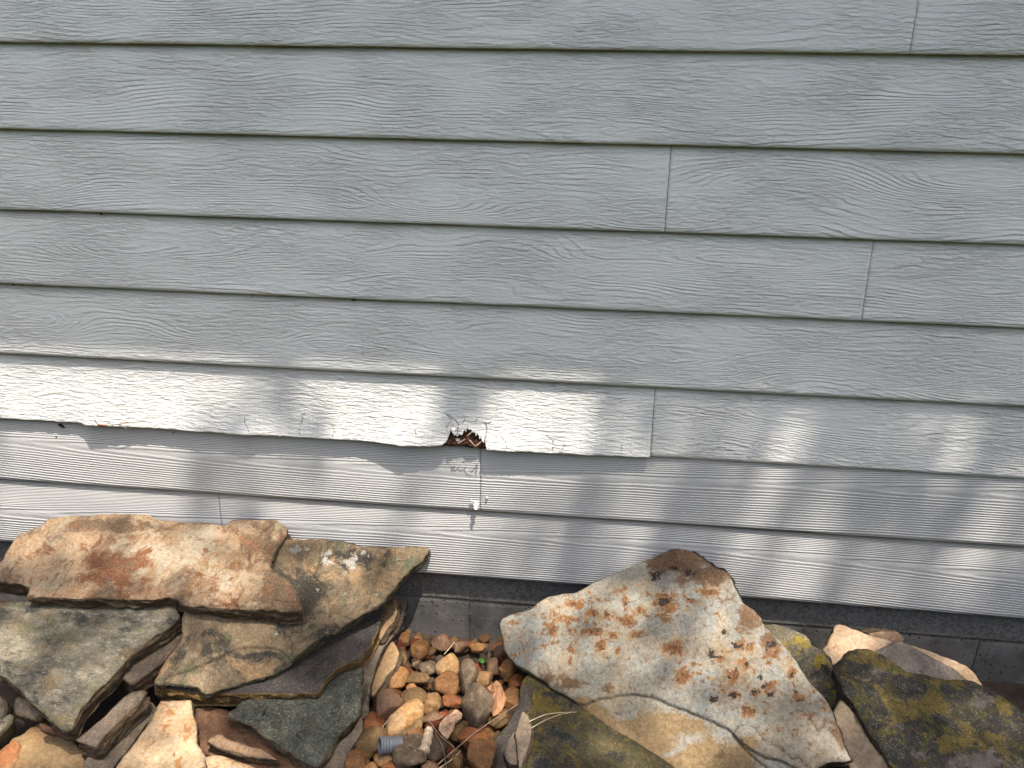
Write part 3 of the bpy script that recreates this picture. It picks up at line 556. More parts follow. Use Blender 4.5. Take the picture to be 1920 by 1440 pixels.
slab('stone_chunk', 'red brown slab in deep shade behind the bent peach bar', Z2([(120, 1080), (300, 1130), (520, 1250), (760, 1440), (760, 1560), (420, 1480), (150, 1340)]), [(400, 1350, .03), (540, 1430, .015), (450, 1440, .012)], .03, O_mat, S_dark, seed=35, cat='stone')
slab('stone_chunk', 'ridged brown stone at the lower edge under the dark green flagstone', Z2([(770, 1480), (830, 1390), (870, 1330), (960, 1240), (1010, 1160), (1020, 1230), (960, 1330), (920, 1420), (890, 1560), (760, 1560)]), [(640, 1390, .045), (610, 1440, .03), (630, 1440, .03)], .035, D_mat, S_dark, seed=36, cat='stone', ds=.005)
# right heap
P_out = Z4([(130, 570), (140, 530), (230, 500), (320, 470), (350, 440), (440, 390), (520, 382), (590, 375), (640, 345), (700, 310), (780, 275), (870, 235), (950, 205), (1050, 165), (1130, 125), (1200, 103), (1250, 105), (1330, 130), (1400, 180), (1440, 215), (1500, 235), (1530, 260), (1550, 310), (1560, 340), (1600, 400), (1620, 440)]) + [(1402, 1140), (1418, 1150), (1428, 1159), (1431, 1174), (1448, 1190), (1461, 1201), (1480, 1225), (1497, 1249), (1521, 1285), (1548, 1316), (1563, 1343), (1573, 1372), (1582, 1400), (1597, 1427), (1555, 1429), (1530, 1440), (1500, 1475), (1420, 1510), (1290, 1500)] + Z4([(1090, 1440), (1000, 1360), (920, 1300), (850, 1260), (800, 1205), (700, 1125), (620, 1060), (560, 1020), (450, 960), (380, 900), (300, 850), (230, 810), (180, 760), (150, 720), (150, 660)])
P_step = Z4([(600, 1040), (640, 1050), (750, 1015), (850, 998), (950, 990), (1060, 1010), (1160, 1050), (1260, 1085), (1350, 1125), (1450, 1160), (1520, 1200), (1570, 1260), (1620, 1300), (1702, 1350)]) + Z5([(170, 1050), (240, 1090), (330, 1125), (430, 1165), (500, 1195)]) + [(1540, 1520), (1700, 1400), (1500, 1000), (1200, 950), (850, 1100), (880, 1300)]
P_step2 = Z5([(120, 985), (150, 940), (200, 925), (240, 945), (270, 985), (300, 1020), (380, 1060), (430, 1110), (480, 1145), (520, 1125), (560, 1192), (700, 1260), (400, 1250), (170, 1060)])
def z4m(l): return [(900 + x / 3.273, 1000 + y / 3.273, a / 3.273, b / 3.273, s) for x, y, a, b, s in l]
def z5m(l): return [(1340 + x / 3.31, 1080 + y / 3.31, a / 3.31, b / 3.31, s) for x, y, a, b, s in l]
sp_or = z4m([(590, 440, 70, 35, 1), (690, 490, 50, 35, 1), (790, 500, 45, 35, .9), (890, 420, 35, 60, .9), (890, 550, 70, 50, 1), (440, 590, 50, 55, 1), (560, 530, 80, 35, .8), (570, 600, 70, 40, .8), (700, 600, 80, 45, .9), (740, 690, 45, 65, 1), (810, 630, 50, 30, .9), (960, 620, 55, 30, .9), (480, 520, 30, 35, .8), (440, 490, 25, 25, .8), (380, 630, 20, 35, .6), (450, 670, 50, 20, .8), (320, 610, 20, 15, .7), (975, 470, 45, 35, .9), (1190, 700, 80, 60, 1), (1250, 880, 75, 60, 1), (840, 725, 18, 14, .8), (555, 790, 22, 45, .9), (600, 740, 80, 25, .5), (1310, 800, 30, 18, .8), (1470, 935, 24, 14, .9), (1640, 1090, 45, 60, 1), (860, 360, 60, 30, .7), (1410, 360, 70, 35, 1), (1130, 430, 110, 90, .9), (1300, 420, 60, 30, .8), (1550, 870, 60, 50, 1), (1630, 800, 40, 45, .8), (1350, 860, 25, 25, .6), (1120, 510, 50, 50, .6), (310, 510, 60, 20, .5), (200, 550, 20, 16, .7)])
sp_or += z5m([(210, 840, 60, 50, 1), (590, 865, 65, 26, 1), (330, 540, 30, 22, .9), (310, 500, 25, 20, .8), (480, 600, 40, 70, .9), (520, 750, 50, 45, .9), (340, 690, 70, 60, .9), (260, 720, 50, 30, .9), (120, 740, 60, 40, .8), (330, 830, 18, 16, .8), (390, 965, 18, 14, .8), (485, 985, 14, 22, .7), (180, 440, 80, 50, .8), (370, 480, 60, 50, .9), (690, 800, 60, 40, .6), (640, 780, 40, 20, .6), (35, 510, 40, 30, .9), (200, 560, 50, 35, .8), (30, 682, 30, 14, .8)])
sp_or += [(u + rng.normal() * 22, v + rng.normal() * 16, rng.uniform(3, 8), rng.uniform(3, 7), rng.uniform(.6, .95)) for u, v, a, b, s_ in sp_or for _ in range(2)]
sp_bk = z4m([(1130, 420, 70, 55, 1), (1080, 260, 70, 60, .9), (1190, 215, 50, 40, .8), (1290, 240, 70, 50, .7), (1500, 605, 40, 22, 1), (1580, 690, 60, 28, 1), (1420, 745, 60, 45, 1), (1480, 770, 30, 18, .9), (1430, 1020, 55, 45, 1), (1375, 965, 28, 20, .9), (1560, 995, 55, 32, 1), (1680, 975, 40, 30, 1), (1575, 830, 25, 35, .9), (1530, 885, 40, 18, .9), (1640, 800, 26, 26, .9), (890, 430, 18, 50, .6), (720, 600, 50, 20, .6), (1270, 400, 40, 12, .8)])
sp_bk += z5m([(285, 630, 28, 32, 1), (300, 690, 40, 34, 1), (345, 735, 34, 34, 1), (120, 735, 48, 30, 1), (480, 620, 20, 50, .8), (505, 720, 24, 20, .9), (530, 770, 30, 16, .8), (140, 425, 70, 24, 1), (60, 350, 35, 20, .9), (20, 500, 30, 20, .8), (350, 430, 60, 50, .7), (8, 760, 30, 40, 1)])
slab('flagstone', 'big pale flagstone speckled with rust and black spots leaning against the wall', P_out, [(1265, 1035, .305), (942, 1165, .13), (1597, 1425, .125)], .032, P_mat, S_dark, ds=.0048,
     steps=[(P_step, .009), (P_step2, .005)],
     masks={'tan': [(1180, 1390, 110, 48, 1), (1330, 1440, 110, 50, 1), (1250, 1360, 70, 24, 1), (1120, 1345, 50, 26, .8), (1420, 1470, 80, 30, 1), (1090, 1320, 30, 18, .8), (1400, 1395, 22, 20, .8)], 'rim': [(1270, 1050, 75, 28, 1), (1335, 1080, 40, 30, .8), (1400, 1160, 35, 35, .8), (1440, 1210, 22, 45, .7), (960, 1200, 14, 40, .5), (1070, 1280, 60, 18, .7), (1150, 1290, 50, 14, .5), (1090, 1065, 120, 12, .4), (1570, 1380, 20, 50, .6), (1280, 1085, 60, 20, .7)],
            'halo': [(u, v, a * 1.5, b * 1.5, s * .8) for u, v, a, b, s in sp_or] + z5m([(150, 500, 170, 160, .8), (350, 560, 120, 120, .6)]), 'rust': [(u, v, a * .95, b * .95, s) for u, v, a, b, s in sp_or], 'blk': [(u, v, a * .62, b * .62, s) for u, v, a, b, s in sp_bk]}, seed=9, group=GR, under=.45)
slab('flagstone', 'olive moss covered flagstone lying beneath the rust speckled one', Z4([(262, 905), (300, 850), (450, 900), (700, 1050), (1000, 1300), (1200, 1440), (1200, 1540), (240, 1540), (262, 1430), (310, 1300), (318, 1190), (300, 1120), (265, 1040), (247, 980)]), [(990, 1290, .065), (985, 1430, .05), (1130, 1430, .05)], .03, Q_mat, S_dark, masks={'moss': [(1000, 1330, 50, 50, .8), (1060, 1400, 60, 30, .5)]}, seed=14, group=GR)
slab('stone_chunk', 'slim pale tan stone blade standing against the olive moss flagstone', Z4([(258, 1085), (290, 1110), (305, 1150), (315, 1190), (308, 1270), (285, 1330), (262, 1400), (243, 1445), (228, 1360), (215, 1220), (238, 1150)]), [(985, 1340, .08), (975, 1435, .06), (992, 1370, .078)], .008, Zt_mat, S_brown, seed=41, cat='stone', ds=.004, jag=.001)
slab('stone_chunk', 'dusty black stone edge curving up beside the gravel on the right', Z3([(1575, 700), (1550, 800), (1535, 880), (1430, 1080), (1320, 1180), (1300, 1260), (1310, 1500), (1440, 1500), (1430, 1300), (1500, 1140), (1560, 1000), (1640, 900), (1650, 740)]), [(965, 1310, .055), (930, 1400, .03), (950, 1420, .035)], .03, J_mat, S_dark, seed=42, cat='stone', ds=.004)
slab('stone_chunk', 'small grey stone wedged left of the pale tan blade', Z3([(1415, 1310), (1450, 1200), (1510, 1120), (1535, 1250), (1550, 1420), (1480, 1410), (1430, 1360)]), [(955, 1390, .055), (960, 1420, .05), (970, 1390, .056)], .025, D_mat, S_dark, seed=43, cat='stone', ds=.004)
slab('flagstone', 'grey stone with yellow lichen tucked behind the rust speckled flagstone', Z5([(200, 280), (310, 303), (360, 295), (430, 310), (500, 335), (555, 360), (590, 400), (600, 435), (650, 455), (690, 490), (715, 540), (745, 590), (780, 660), (800, 715), (790, 745), (760, 790), (730, 822), (650, 800), (500, 700), (300, 480)]), [(1450, 1172, .125), (1560, 1310, .085), (1500, 1270, .085)], .03, U_mat, S_green, masks={'moss': [(1495, 1205, 22, 14, 1), (1535, 1240, 20, 16, .6), (1570, 1300, 12, 12, .6)]}, seed=13, group=GR)
slab('flagstone', 'sunlit peach slab resting against the foundation at the right', Z5([(668, 468), (700, 430), (710, 390), (740, 350), (745, 310), (760, 298), (800, 302), (850, 325), (980, 370), (1060, 390), (1110, 402), (1300, 455), (1450, 508), (1560, 556), (1620, 600), (1655, 650), (1668, 680), (1600, 800), (1000, 800), (735, 600)]), [(1565, 1172, .158), (1545, 1225, .125), (1830, 1270, .125)], .02, V_mat, S_brown, seed=12, group=GR)
slab('flagstone', 'mauve grey slab between the peach slab and the dark mossy one', Z5([(950, 490), (1040, 437), (1100, 407), (1150, 395), (1200, 415), (1290, 465), (1390, 520), (1490, 570), (1590, 645), (1690, 720), (1690, 900), (1000, 850)]), [(1680, 1202, .162), (1640, 1230, .15), (1830, 1290, .13)], .016, W_mat, S_green, seed=11, group=GR)
slab('stone_chunk', 'small brown stone tip behind the peach slab', Z5([(955, 358), (1020, 345), (1140, 347), (1165, 365), (1190, 398), (1150, 440), (1000, 430)]), [(1650, 1190, .15), (1690, 1190, .15), (1670, 1205, .135)], .03, N_mat, S_brown, seed=44, cat='stone', ds=.004)
slab('flagstone', 'large dark flagstone blotched with yellow moss at the right edge', Z5([(735, 570), (780, 530), (810, 495), (840, 465), (885, 446), (940, 452), (1000, 470), (1080, 510), (1180, 580), (1300, 615), (1400, 630), (1500, 640), (1600, 645), (1690, 690), (1800, 750), (1860, 800), (1940, 860), (2150, 950), (2150, 1350), (1210, 1350), (1115, 1192), (1050, 1100), (990, 1020), (950, 960), (920, 890), (880, 820), (840, 770), (800, 730), (770, 650)]), [(1615, 1217, .172), (1920, 1335, .125), (1680, 1440, .10)], .012, Y_mat, S_dark, ds=.0065,
     masks={'moss': [(1620, 1225, 40, 18, .9), (1680, 1245, 50, 14, .9), (1590, 1270, 30, 20, .5), (1740, 1320, 60, 30, .8), (1860, 1390, 80, 30, .8), (1760, 1280, 60, 16, .7), (1660, 1370, 40, 30, .4)], 'grey': [(1740, 1250, 70, 16, .9), (1850, 1320, 60, 20, .8), (1770, 1320, 40, 20, .7), (1640, 1260, 30, 12, .7), (1850, 1430, 80, 20, 1), (1620, 1260, 20, 10, .5)]}, seed=10, group=GR, bumpy=.0035)
slab('flagstone', 'smooth taupe slab between the rust speckled flagstone and the dark mossy one', Z5([(735, 840), (770, 780), (800, 738), (860, 720), (1100, 950), (1300, 1350), (870, 1350), (850, 1200), (820, 1130), (760, 1060), (730, 960)]), [(1590, 1310, .128), (1640, 1430, .090), (1610, 1420, .090)], .03, Zt_mat, S_brown, seed=15, group=GR, bumpy=.0012)

# ------------------------------------------------------------------ pebbles
import bmesh
_bm = bmesh.new(); bmesh.ops.create_icosphere(_bm, subdivisions=4, radius=1); ICO = np.array([v.co[:] for v in _bm.verts]); ICF = [[v.index for v in f.verts] for f in _bm.faces]; _bm.free()
_bm = bmesh.new(); bmesh.ops.create_icosphere(_bm, subdivisions=3, radius=1); ICO3 = np.array([v.co[:] for v in _bm.verts]); ICF3 = [[v.index for v in f.verts] for f in _bm.faces]; _bm.free()
def peb_mat(name, cs, rough=.55, seed=0, dark=.5, lich=.25, bump=.0016, patches=()):
    return rock(name, [tuple(a * b for a, b in zip(q, (.90, .76, .61))) for q in cs], 16, patches, dark=dark, lich=lich, bump=bump, rough=max(rough, .7), seed=seed, gloss=.3)
PM = {'brown': peb_mat('brown pebble', ((.20, .105, .04), (.27, .15, .06), (.33, .2, .09)), seed=51), 'rust': peb_mat('rusty pebble', ((.24, .09, .03), (.34, .14, .05), (.36, .18, .07)), seed=52),
      'cream': peb_mat('cream pebble', ((.58, .38, .17), (.66, .52, .33), (.72, .6, .42)), seed=53, lich=.3, bump=.0014, patches=[(None, 0, (.45, .24, .07), .60, .04, 12)]), 'orange': peb_mat('orange pebble', ((.38, .20, .07), (.46, .27, .11), (.5, .32, .16)), seed=54),
      'mauve': peb_mat('mauve pebble', ((.20, .13, .095), (.28, .19, .145), (.34, .25, .2)), seed=55, rough=.7), 'grey': peb_mat('grey pebble', ((.17, .145, .115), (.25, .22, .18), (.32, .29, .25)), seed=56, rough=.8, dark=.4, bump=.0016),
      'tan': peb_mat('tan pebble', ((.31, .20, .095), (.38, .26, .14), (.44, .32, .19)), seed=57), 'olive': peb_mat('olive pebble', ((.17, .12, .05), (.22, .155, .07), (.27, .19, .09)), seed=58), 'red': peb_mat('red pebble', ((.26, .06, .025), (.33, .085, .035), (.3, .1, .05)), seed=59), 'dark': peb_mat('dark pebble', ((.07, .06, .05), (.11, .09, .07), (.15, .12, .09)), seed=60, rough=.8),
      'rough': peb_mat('rough grey pebble', ((.13, .11, .085), (.22, .19, .15), (.33, .29, .23)), seed=61, rough=.9, dark=.6, lich=.4, bump=.003)}
def pebble_mesh(seed, a, b, c, hi=True, facets=7, rough=.03):
    r = np.random.default_rng(seed); V = ICO if hi else ICO3
    d = np.ones(len(V)) * 1.02
    for _ in range(facets):
        q = r.normal(size=3); q /= np.linalg.norm(q); h = r.uniform(.62, .92); dd = V @ q
        lim = np.where(dd > .05, h / np.maximum(dd, .05), 9); 
        d = -np.log(np.exp(-26 * d) + np.exp(-26 * np.minimum(lim, 9))) / 26
    d = d * (1 + rough * fbm(V[:, 0] * 1.6 + seed, V[:, 1] * 1.6, V[:, 2] * 1.6, seed, 4) * 2.2)
    return V * d[:, None] * np.array([a, b, c]) / .9
def pebble(label, u, v, ru, rv, ang, col, z=.012, seed=0, facets=7, rough=.03, group='pebbles between the two heaps', name='pebble'):
    s = 1.83 / FPX / 4.645; a, cc = ru * s * 1.02, rv * s * 1.02
    pu, pv = 640 + u / 4.645, 1130 + v / 4.645
    c_ = cc * .82; b_ = cc * 1.15; zc = z + c_ * .55
    P = at_z(pu, pv, zc); P[1] = min(P[1] + .012, .013 - b_) if v < 460 else P[1]
    V = pebble_mesh(seed, a, b_, c_, True, facets, rough)
    M = Matrix.Translation(Vector(P)) @ Matrix.Rotation(R(-ang), 4, 'Y') @ Matrix.Rotation(R((seed * 37) % 30 - 15), 4, 'Z')
    o = mkobj(name, V, ICF, PM[col], None, None, True, M); return tag(o, label, 'pebble', group)
PEB = [('dark brown pebble in the corner by the wall and the left heap', 530, 345, 78, 58, 0, 'brown'), ('upright brown pebble touching the wall', 668, 430, 78, 92, 0, 'brown'), ('mauve grey pebble against the wall, largest of that row', 868, 372, 98, 76, 0, 'mauve'),
       ('grey tan pebble right of the mauve one by the wall', 1025, 412, 68, 58, 10, 'mauve'), ('shiny orange pebble by the wall above the green leaf', 1185, 420, 78, 46, 5, 'orange'), ('mauve pebble under the left corner of the speckled flagstone', 1375, 448, 66, 56, 20, 'mauve'),
       ('round olive pebble beside the pointed tan stone', 530, 485, 60, 76, 0, 'olive'), ('tiny pinkish pebble below the upright brown one', 650, 530, 44, 26, 20, 'mauve'), ('small square grey pebble in the second row', 758, 565, 76, 62, 5, 'grey'),
       ('large cream orange pebble above the smooth brown one', 945, 545, 112, 98, 20, 'cream'), ('tall flat grey brown pebble with a pit', 1105, 645, 80, 132, 5, 'grey'), ('tan pebble between two grey brown ones', 1252, 655, 76, 72, 0, 'tan'),
       ('faceted orange pebble at the foot of the pointed stone', 488, 668, 84, 92, 10, 'orange'), ('oval brown pebble with small pits', 672, 655, 112, 58, 14, 'olive'), ('large smooth brown pebble in the middle of the gravel', 898, 712, 122, 106, 0, 'brown'),
       ('glossy orange pebble below the corner of the speckled flagstone', 1448, 590, 92, 84, 35, 'orange'), ('red brown pebble half hidden under the speckled flagstone', 1522, 700, 56, 76, 0, 'rust'), ('dark mauve pebble right of the green leaf', 1330, 560, 62, 70, 0, 'mauve'),
       ('small orange pink chip under the pitted oval pebble', 610, 742, 62, 42, 10, 'orange'), ('large mauve brown pebble left of centre', 400, 872, 118, 122, -15, 'mauve'), ('olive brown pebble in the centre left', 620, 850, 116, 92, 0, 'olive'),
       ('triangular tan pebble in the centre', 778, 882, 90, 88, 0, 'tan'), ('flat orange brown pebble tilted in the centre', 960, 865, 106, 50, -14, 'rust'), ('largest pebble, grey brown and upright, right of centre', 1188, 905, 122, 168, -5, 'grey'),
       ('brightest cream pebble with a honey coloured side', 560, 1030, 172, 140, 20, 'cream'), ('orange brown pebble leaning on the bright cream one', 640, 1145, 122, 68, -14, 'brown'), ('red brown block shaped pebble beside the left heap', 258, 1055, 92, 84, 0, 'rust'),
       ('large rounded olive brown pebble left of the grey pipe fitting', 275, 1205, 128, 110, 5, 'olive'), ('rough grey pebble speckled like concrete', 600, 1305, 122, 118, 0, 'rough'), ('dark grey faceted pebble near the lower edge', 820, 1290, 94, 84, 0, 'dark'),
       ('small olive pebble below the largest one', 1025, 1140, 76, 64, 0, 'olive'), ('square tan pebble under the pipe fitting', 388, 1345, 80, 66, 5, 'tan'), ('brown pebble at the lower left of the gravel', 132, 1385, 94, 80, 0, 'brown'), ('mauve pebble cut by the lower edge of the picture', 765, 1440, 84, 50, 0, 'mauve'),
       ('small red chip in the middle of the gravel', 888, 970, 40, 22, 0, 'red'), ('flat pinkish pebble beside the bark chip', 800, 1000, 100, 42, 10, 'mauve'), ('tiny orange pebble above the rough grey one', 680, 1205, 30, 24, 0, 'orange'), ('brown pebble in shade against the dark stone edge', 1480, 850, 84, 96, 0, 'brown'),
       ('brown pebble under the long twig at the right', 1370, 1000, 96, 90, 0, 'olive'), ('dark rusty pebble at the lower right of the gravel', 1150, 1190, 112, 92, -15, 'rust'), ('long brown pebble in deep shade at the lower right', 1235, 1340, 110, 140, 0, 'brown'), ('narrow ochre pebble by the lower edge', 985, 1390, 60, 80, 10, 'olive'),
       ('small red pebble behind the shiny orange one', 1108, 395, 38, 28, 0, 'red'), ('small orange pebble touching the foundation', 660, 335, 42, 24, 0, 'orange'), ('small red stone right of the green leaf', 1195, 562, 30, 38, 0, 'red'), ('slim red stone by the left heap', 300, 975, 56, 16, 0, 'red'),
       ('small brown pebble cut by the lower edge beside the square tan one', 430, 1440, 70, 44, 0, 'rust'), ('ochre pebble cut by the lower edge at the left', 250, 1440, 60, 44, 0, 'orange')]
for i, (lb, u, v, ru, rv, an, c) in enumerate(PEB):
    big = ru > 105
    pebble(lb, u, v, ru * 1.03, rv * 1.05, an, c, .020 if big else .012, seed=100 + i, facets=18 if c in ('orange', 'tan', 'dark', 'mauve', 'olive') else 12, rough=.05 if c == 'rough' else .025)
# smaller pebbles filling the gaps and running on under the heaps
keys = ['brown', 'rust', 'mauve', 'tan', 'olive', 'orange', 'grey', 'dark', 'red']
protos = [pebble_mesh(500 + i, 1, 1.0, .75, False, 8, .04) for i in range(9)]
pm = []
for i, q in enumerate(protos):
    me = bpy.data.meshes.new('pebble'); me.from_pydata([tuple(p) for p in q], [], ICF3); me.polygons.foreach_set('use_smooth', np.ones(len(me.polygons), bool)); me.materials.append(PM[keys[i]]); pm.append(me)
TONE = ['brown', 'rusty', 'mauve', 'tan', 'olive', 'orange', 'grey', 'dark', 'red']
for i in range(380):
    u = rng.uniform(640, 975); v = rng.uniform(1184, 1455)
    if u < 752 - (v - 1198) * .45 or u > 945 + (v - 1198) * .25: continue
    r_ = rng.uniform(.006, .016); P = at_z(u, v, .004)
    if P[1] > .012 - r_ * .8: continue
    ci = int(rng.integers(9)); o = bpy.data.objects.new('gravel_chip', pm[ci]); COL.objects.link(o)
    o.location = (P[0], P[1], r_ * .55 - .004 + rng.uniform(0, .006)); o.scale = (r_ * rng.uniform(.8, 1.4), r_, r_ * rng.uniform(.6, 1)); o.rotation_euler = rng.uniform(0, 6.28, 3)
    tag(o, 'small %s gravel chip %s%s' % (TONE[ci], ('near the foundation' if v < 1265 else 'in the middle of the bed' if v < 1350 else 'by the lower edge'), (', left side' if u < 760 else ', right side' if u > 900 else '')), 'gravel chip', 'small chips in the gaps of the gravel')
# grit
V = []; F = []
for i in range(7000):
    x = rng.uniform(-.62, .1); y = rng.uniform(-.55, .0); s = rng.uniform(.001, .0042); b = len(V)
    q = rng.normal(size=(4, 3)); q /= np.linalg.norm(q, axis=1)[:, None]; V += list(q * s + (x, y, -.006 + rng.uniform(0, .006))); F += [(b, b + 1, b + 2), (b, b + 3, b + 1), (b + 1, b + 3, b + 2), (b, b + 2, b + 3)]
tag(mkobj('grit', V, F, PM['dark'], smooth=False), 'dark gritty soil crumbs between the pebbles', 'grit', kind='stuff')

# ------------------------------------------------------------------ litter
def tube(name, pts, r, mat, parent=None, ns=7, taper=.6, wob=.0, sub=6):
    P = np.array(pts, float); Q = []
    for i in range(len(P) - 1):
        for j in range(sub): Q.append(P[i] + (P[i + 1] - P[i]) * j / sub)
    Q.append(P[-1]); Q = np.array(Q); k = min(sub, 4)
    for _ in range(k): Q[1:-1] = (Q[:-2] + 2 * Q[1:-1] + Q[2:]) / 4
    if wob: Q[1:-1] += rng.normal(size=Q[1:-1].shape) * wob
    n = len(Q); V = []; F = []
    for i in range(n):
        t = Q[min(i + 1, n - 1)] - Q[max(i - 1, 0)]; t /= np.linalg.norm(t) + 1e-9; a = np.cross(t, [.3, .2, .9]); a /= np.linalg.norm(a); b = np.cross(t, a); rr = r * (1 - (1 - taper) * i / (n - 1)) * (1 + .12 * math.sin(i * 1.7))
        for j in range(ns): th = 2 * math.pi * j / ns; V.append(Q[i] + rr * (math.cos(th) * a + math.sin(th) * b))
    for i in range(n - 1):
        for j in range(ns): F.append((i * ns + j, i * ns + (j + 1) % ns, (i + 1) * ns + (j + 1) % ns, (i + 1) * ns + j))
    F += [tuple(range(ns))[::-1], tuple(range((n - 1) * ns, n * ns))]
    return mkobj(name, V, F, mat, parent)
M_twig = plain('dead twig', (.16, .10, .07), .8, 90, .4, .001); M_wood = plain('weathered wood', (.36, .28, .2), .85, 60, .3, .001); M_needle = plain('dry needle', (.5, .4, .26), .7, 40, .2)
def P3(l, z): return [at_z(640 + x / 4.645, 1130 + y / 4.645, zz) for (x, y), zz in zip(l, z if isinstance(z, (list, tuple)) else [z] * len(l))]
tag(tube('twig', P3([(840, 1410), (1000, 1270), (1180, 1120), (1340, 1010), (1545, 880)], [.035, .045, .06, .065, .07]), .0016, M_twig), 'long dark straight twig slanting across the right side of the gravel', 'twig')
tag(tube('twig', P3([(745, 1000), (800, 1080), (870, 1170), (960, 1240), (1000, 1280)], .045), .0013, M_twig), 'short dark twig running down from the bright cream pebble', 'twig')
tag(tube('twig', P3([(815, 1120), (850, 1190), (885, 1260), (900, 1340), (915, 1440)], .042), .001, M_twig), 'thin pale twig hanging toward the lower edge of the gravel', 'twig')
tag(tube('twig', P3([(350, 1095), (400, 1030), (440, 970)], .035), .001, M_wood), 'tiny dry stem left of the bright cream pebble', 'twig')
tag(tube('twig', P3([(895, 450), (940, 400), (985, 345)], [.045, .05, .06]), .0009, M_needle), 'pale straw standing on the cream orange pebble near the wall', 'straw')
tag(tube('twig', P3([(855, 1440), (960, 1370), (1040, 1290)], .04), .001, M_wood), 'thin dry stem crossing the lower edge of the gravel', 'twig')
tag(tube('stick', P3([(765, 1110), (750, 1180), (720, 1290)], [.03, .042, .05]), .0095, M_wood, taper=1.15), 'stubby bleached piece of stick beside the rough grey pebble', 'stick')
tag(tube('pine_needle', [at_z(900 + x / 3.273, 1000 + y / 3.273, z) for x, y, z in [(300, 1155, .09), (400, 1110, .085), (500, 1098, .082), (590, 1097, .08)]], .0009, M_needle), 'upper of two dry pine needles on the olive moss flagstone', 'pine needle')
tag(tube('pine_needle', [at_z(900 + x / 3.273, 1000 + y / 3.273, z) for x, y, z in [(315, 1195, .085), (400, 1145, .082), (500, 1108, .08), (560, 1100, .078)]], .0008, M_needle), 'lower of two dry pine needles on the olive moss flagstone', 'pine needle')
def leaf_obj(name, pts, z, mat, label, cat, th=.0015, cu=.006):
    P = np.array([at_z(640 + x / 4.645, 1130 + y / 4.645, z) for x, y in pts]); C = P.mean(0); V = [C + (0, 0, cu)]; n = len(P)
    mid = C + (P - C) * .55; mid[:, 2] += cu * (.5 + .9 * rng.uniform(-1, 1, n)); P[:, 2] += cu * .8 * rng.uniform(-1, 1, n)
    V += list(mid) + list(P); F = [(0, 1 + i, 1 + (i + 1) % n) for i in range(n)] + [(1 + i, 1 + n + i, 1 + n + (i + 1) % n, 1 + (i + 1) % n) for i in range(n)]
    o = mkobj(name, V, F, mat, smooth=False); m = o.modifiers.new('s', 'SOLIDIFY'); m.thickness = th; return tag(o, label, cat)
M_dry = plain('dry leaf', (.25, .13, .065), .8, 60, .2); M_green = plain('green leaf', (.03, .10, .015), .5, 60, .15); M_bark = plain('bark chip', (.24, .155, .1), .85, 60, .5, .003)
leaf_obj('dry_leaf', [(1270, 740), (1310, 710), (1350, 685), (1390, 720), (1410, 770), (1435, 830), (1420, 890), (1390, 930), (1360, 960), (1320, 975), (1310, 930), (1330, 870), (1310, 830), (1345, 775), (1300, 780)], .052, M_dry, 'crumpled orange dry leaf right of the largest pebble', 'leaf', cu=.010)
leaf_obj('green_leaf', [(1195, 500), (1215, 480), (1235, 490), (1250, 515), (1235, 530), (1210, 525)], .038, M_green, 'tiny bright green leaf among the pebbles near the wall', 'leaf', .0008, .002)
leaf_obj('bark_chip', [(880, 1040), (930, 990), (1000, 950), (1048, 975), (1035, 1020), (990, 1070), (955, 1115), (915, 1185), (880, 1165), (858, 1120), (862, 1075)], .040, M_bark, 'grooved brown bark chip lying below the small red chip', 'bark chip', .006, .006)
# pipe fitting
M_pipe = plain('grey plastic', (.10, .112, .13), .5, 30, .12, .0003, .5)
def fitting():
    c = at_z(640 + 425 / 4.645, 1130 + 1240 / 4.645, .049); e = empty('pipe_fitting', c, 'short grey plastic pipe fitting with threads lying in the gravel', 'pipe fitting')
    ax = np.array([.88, .40, -.24]); ax /= np.linalg.norm(ax); a = np.cross(ax, [0, 0, 1]); a /= np.linalg.norm(a); b = np.cross(ax, a)
    def lathe(name, prof, mat):
        V = []; F = []; ns = 32
        for (t, r_) in prof:
            for j in range(ns): th = 2 * math.pi * j / ns; V.append(ax * t * 1.2 + 1.15 * r_ * (math.cos(th) * a + math.sin(th) * b))
        for i in range(len(prof) - 1):
            for j in range(ns): F.append((i * ns + j, i * ns + (j + 1) % ns, (i + 1) * ns + (j + 1) % ns, (i + 1) * ns + j))
        o = mkobj(name, V, F, mat, e); return o
    s = .00026
    lathe('collar', [(-.0185, .0105), (-.0185, .0142), (-.0178, .0150), (-.0150, .0150), (-.0145, .0136), (-.0125, .0136), (-.0120, .0148), (-.0100, .0148), (-.0095, .0136), (-.0075, .0136), (-.007, .0148), (-.005, .0148), (-.0045, .0136), (-.0025, .0136), (0, .0146)], M_pipe)
    pr = []
    for i in range(7): pr += [(.0 + i * .0026, .0122), (.0013 + i * .0026, .0146)]
    lathe('thread', [(0, .0146)] + pr + [(.0185, .0135), (.0185, .0105)], M_pipe)
    lathe('bore', [(.0185, .0105), (-.0185, .0105)], plain('pipe inside', (.05, .06, .07), .6))
fitting()

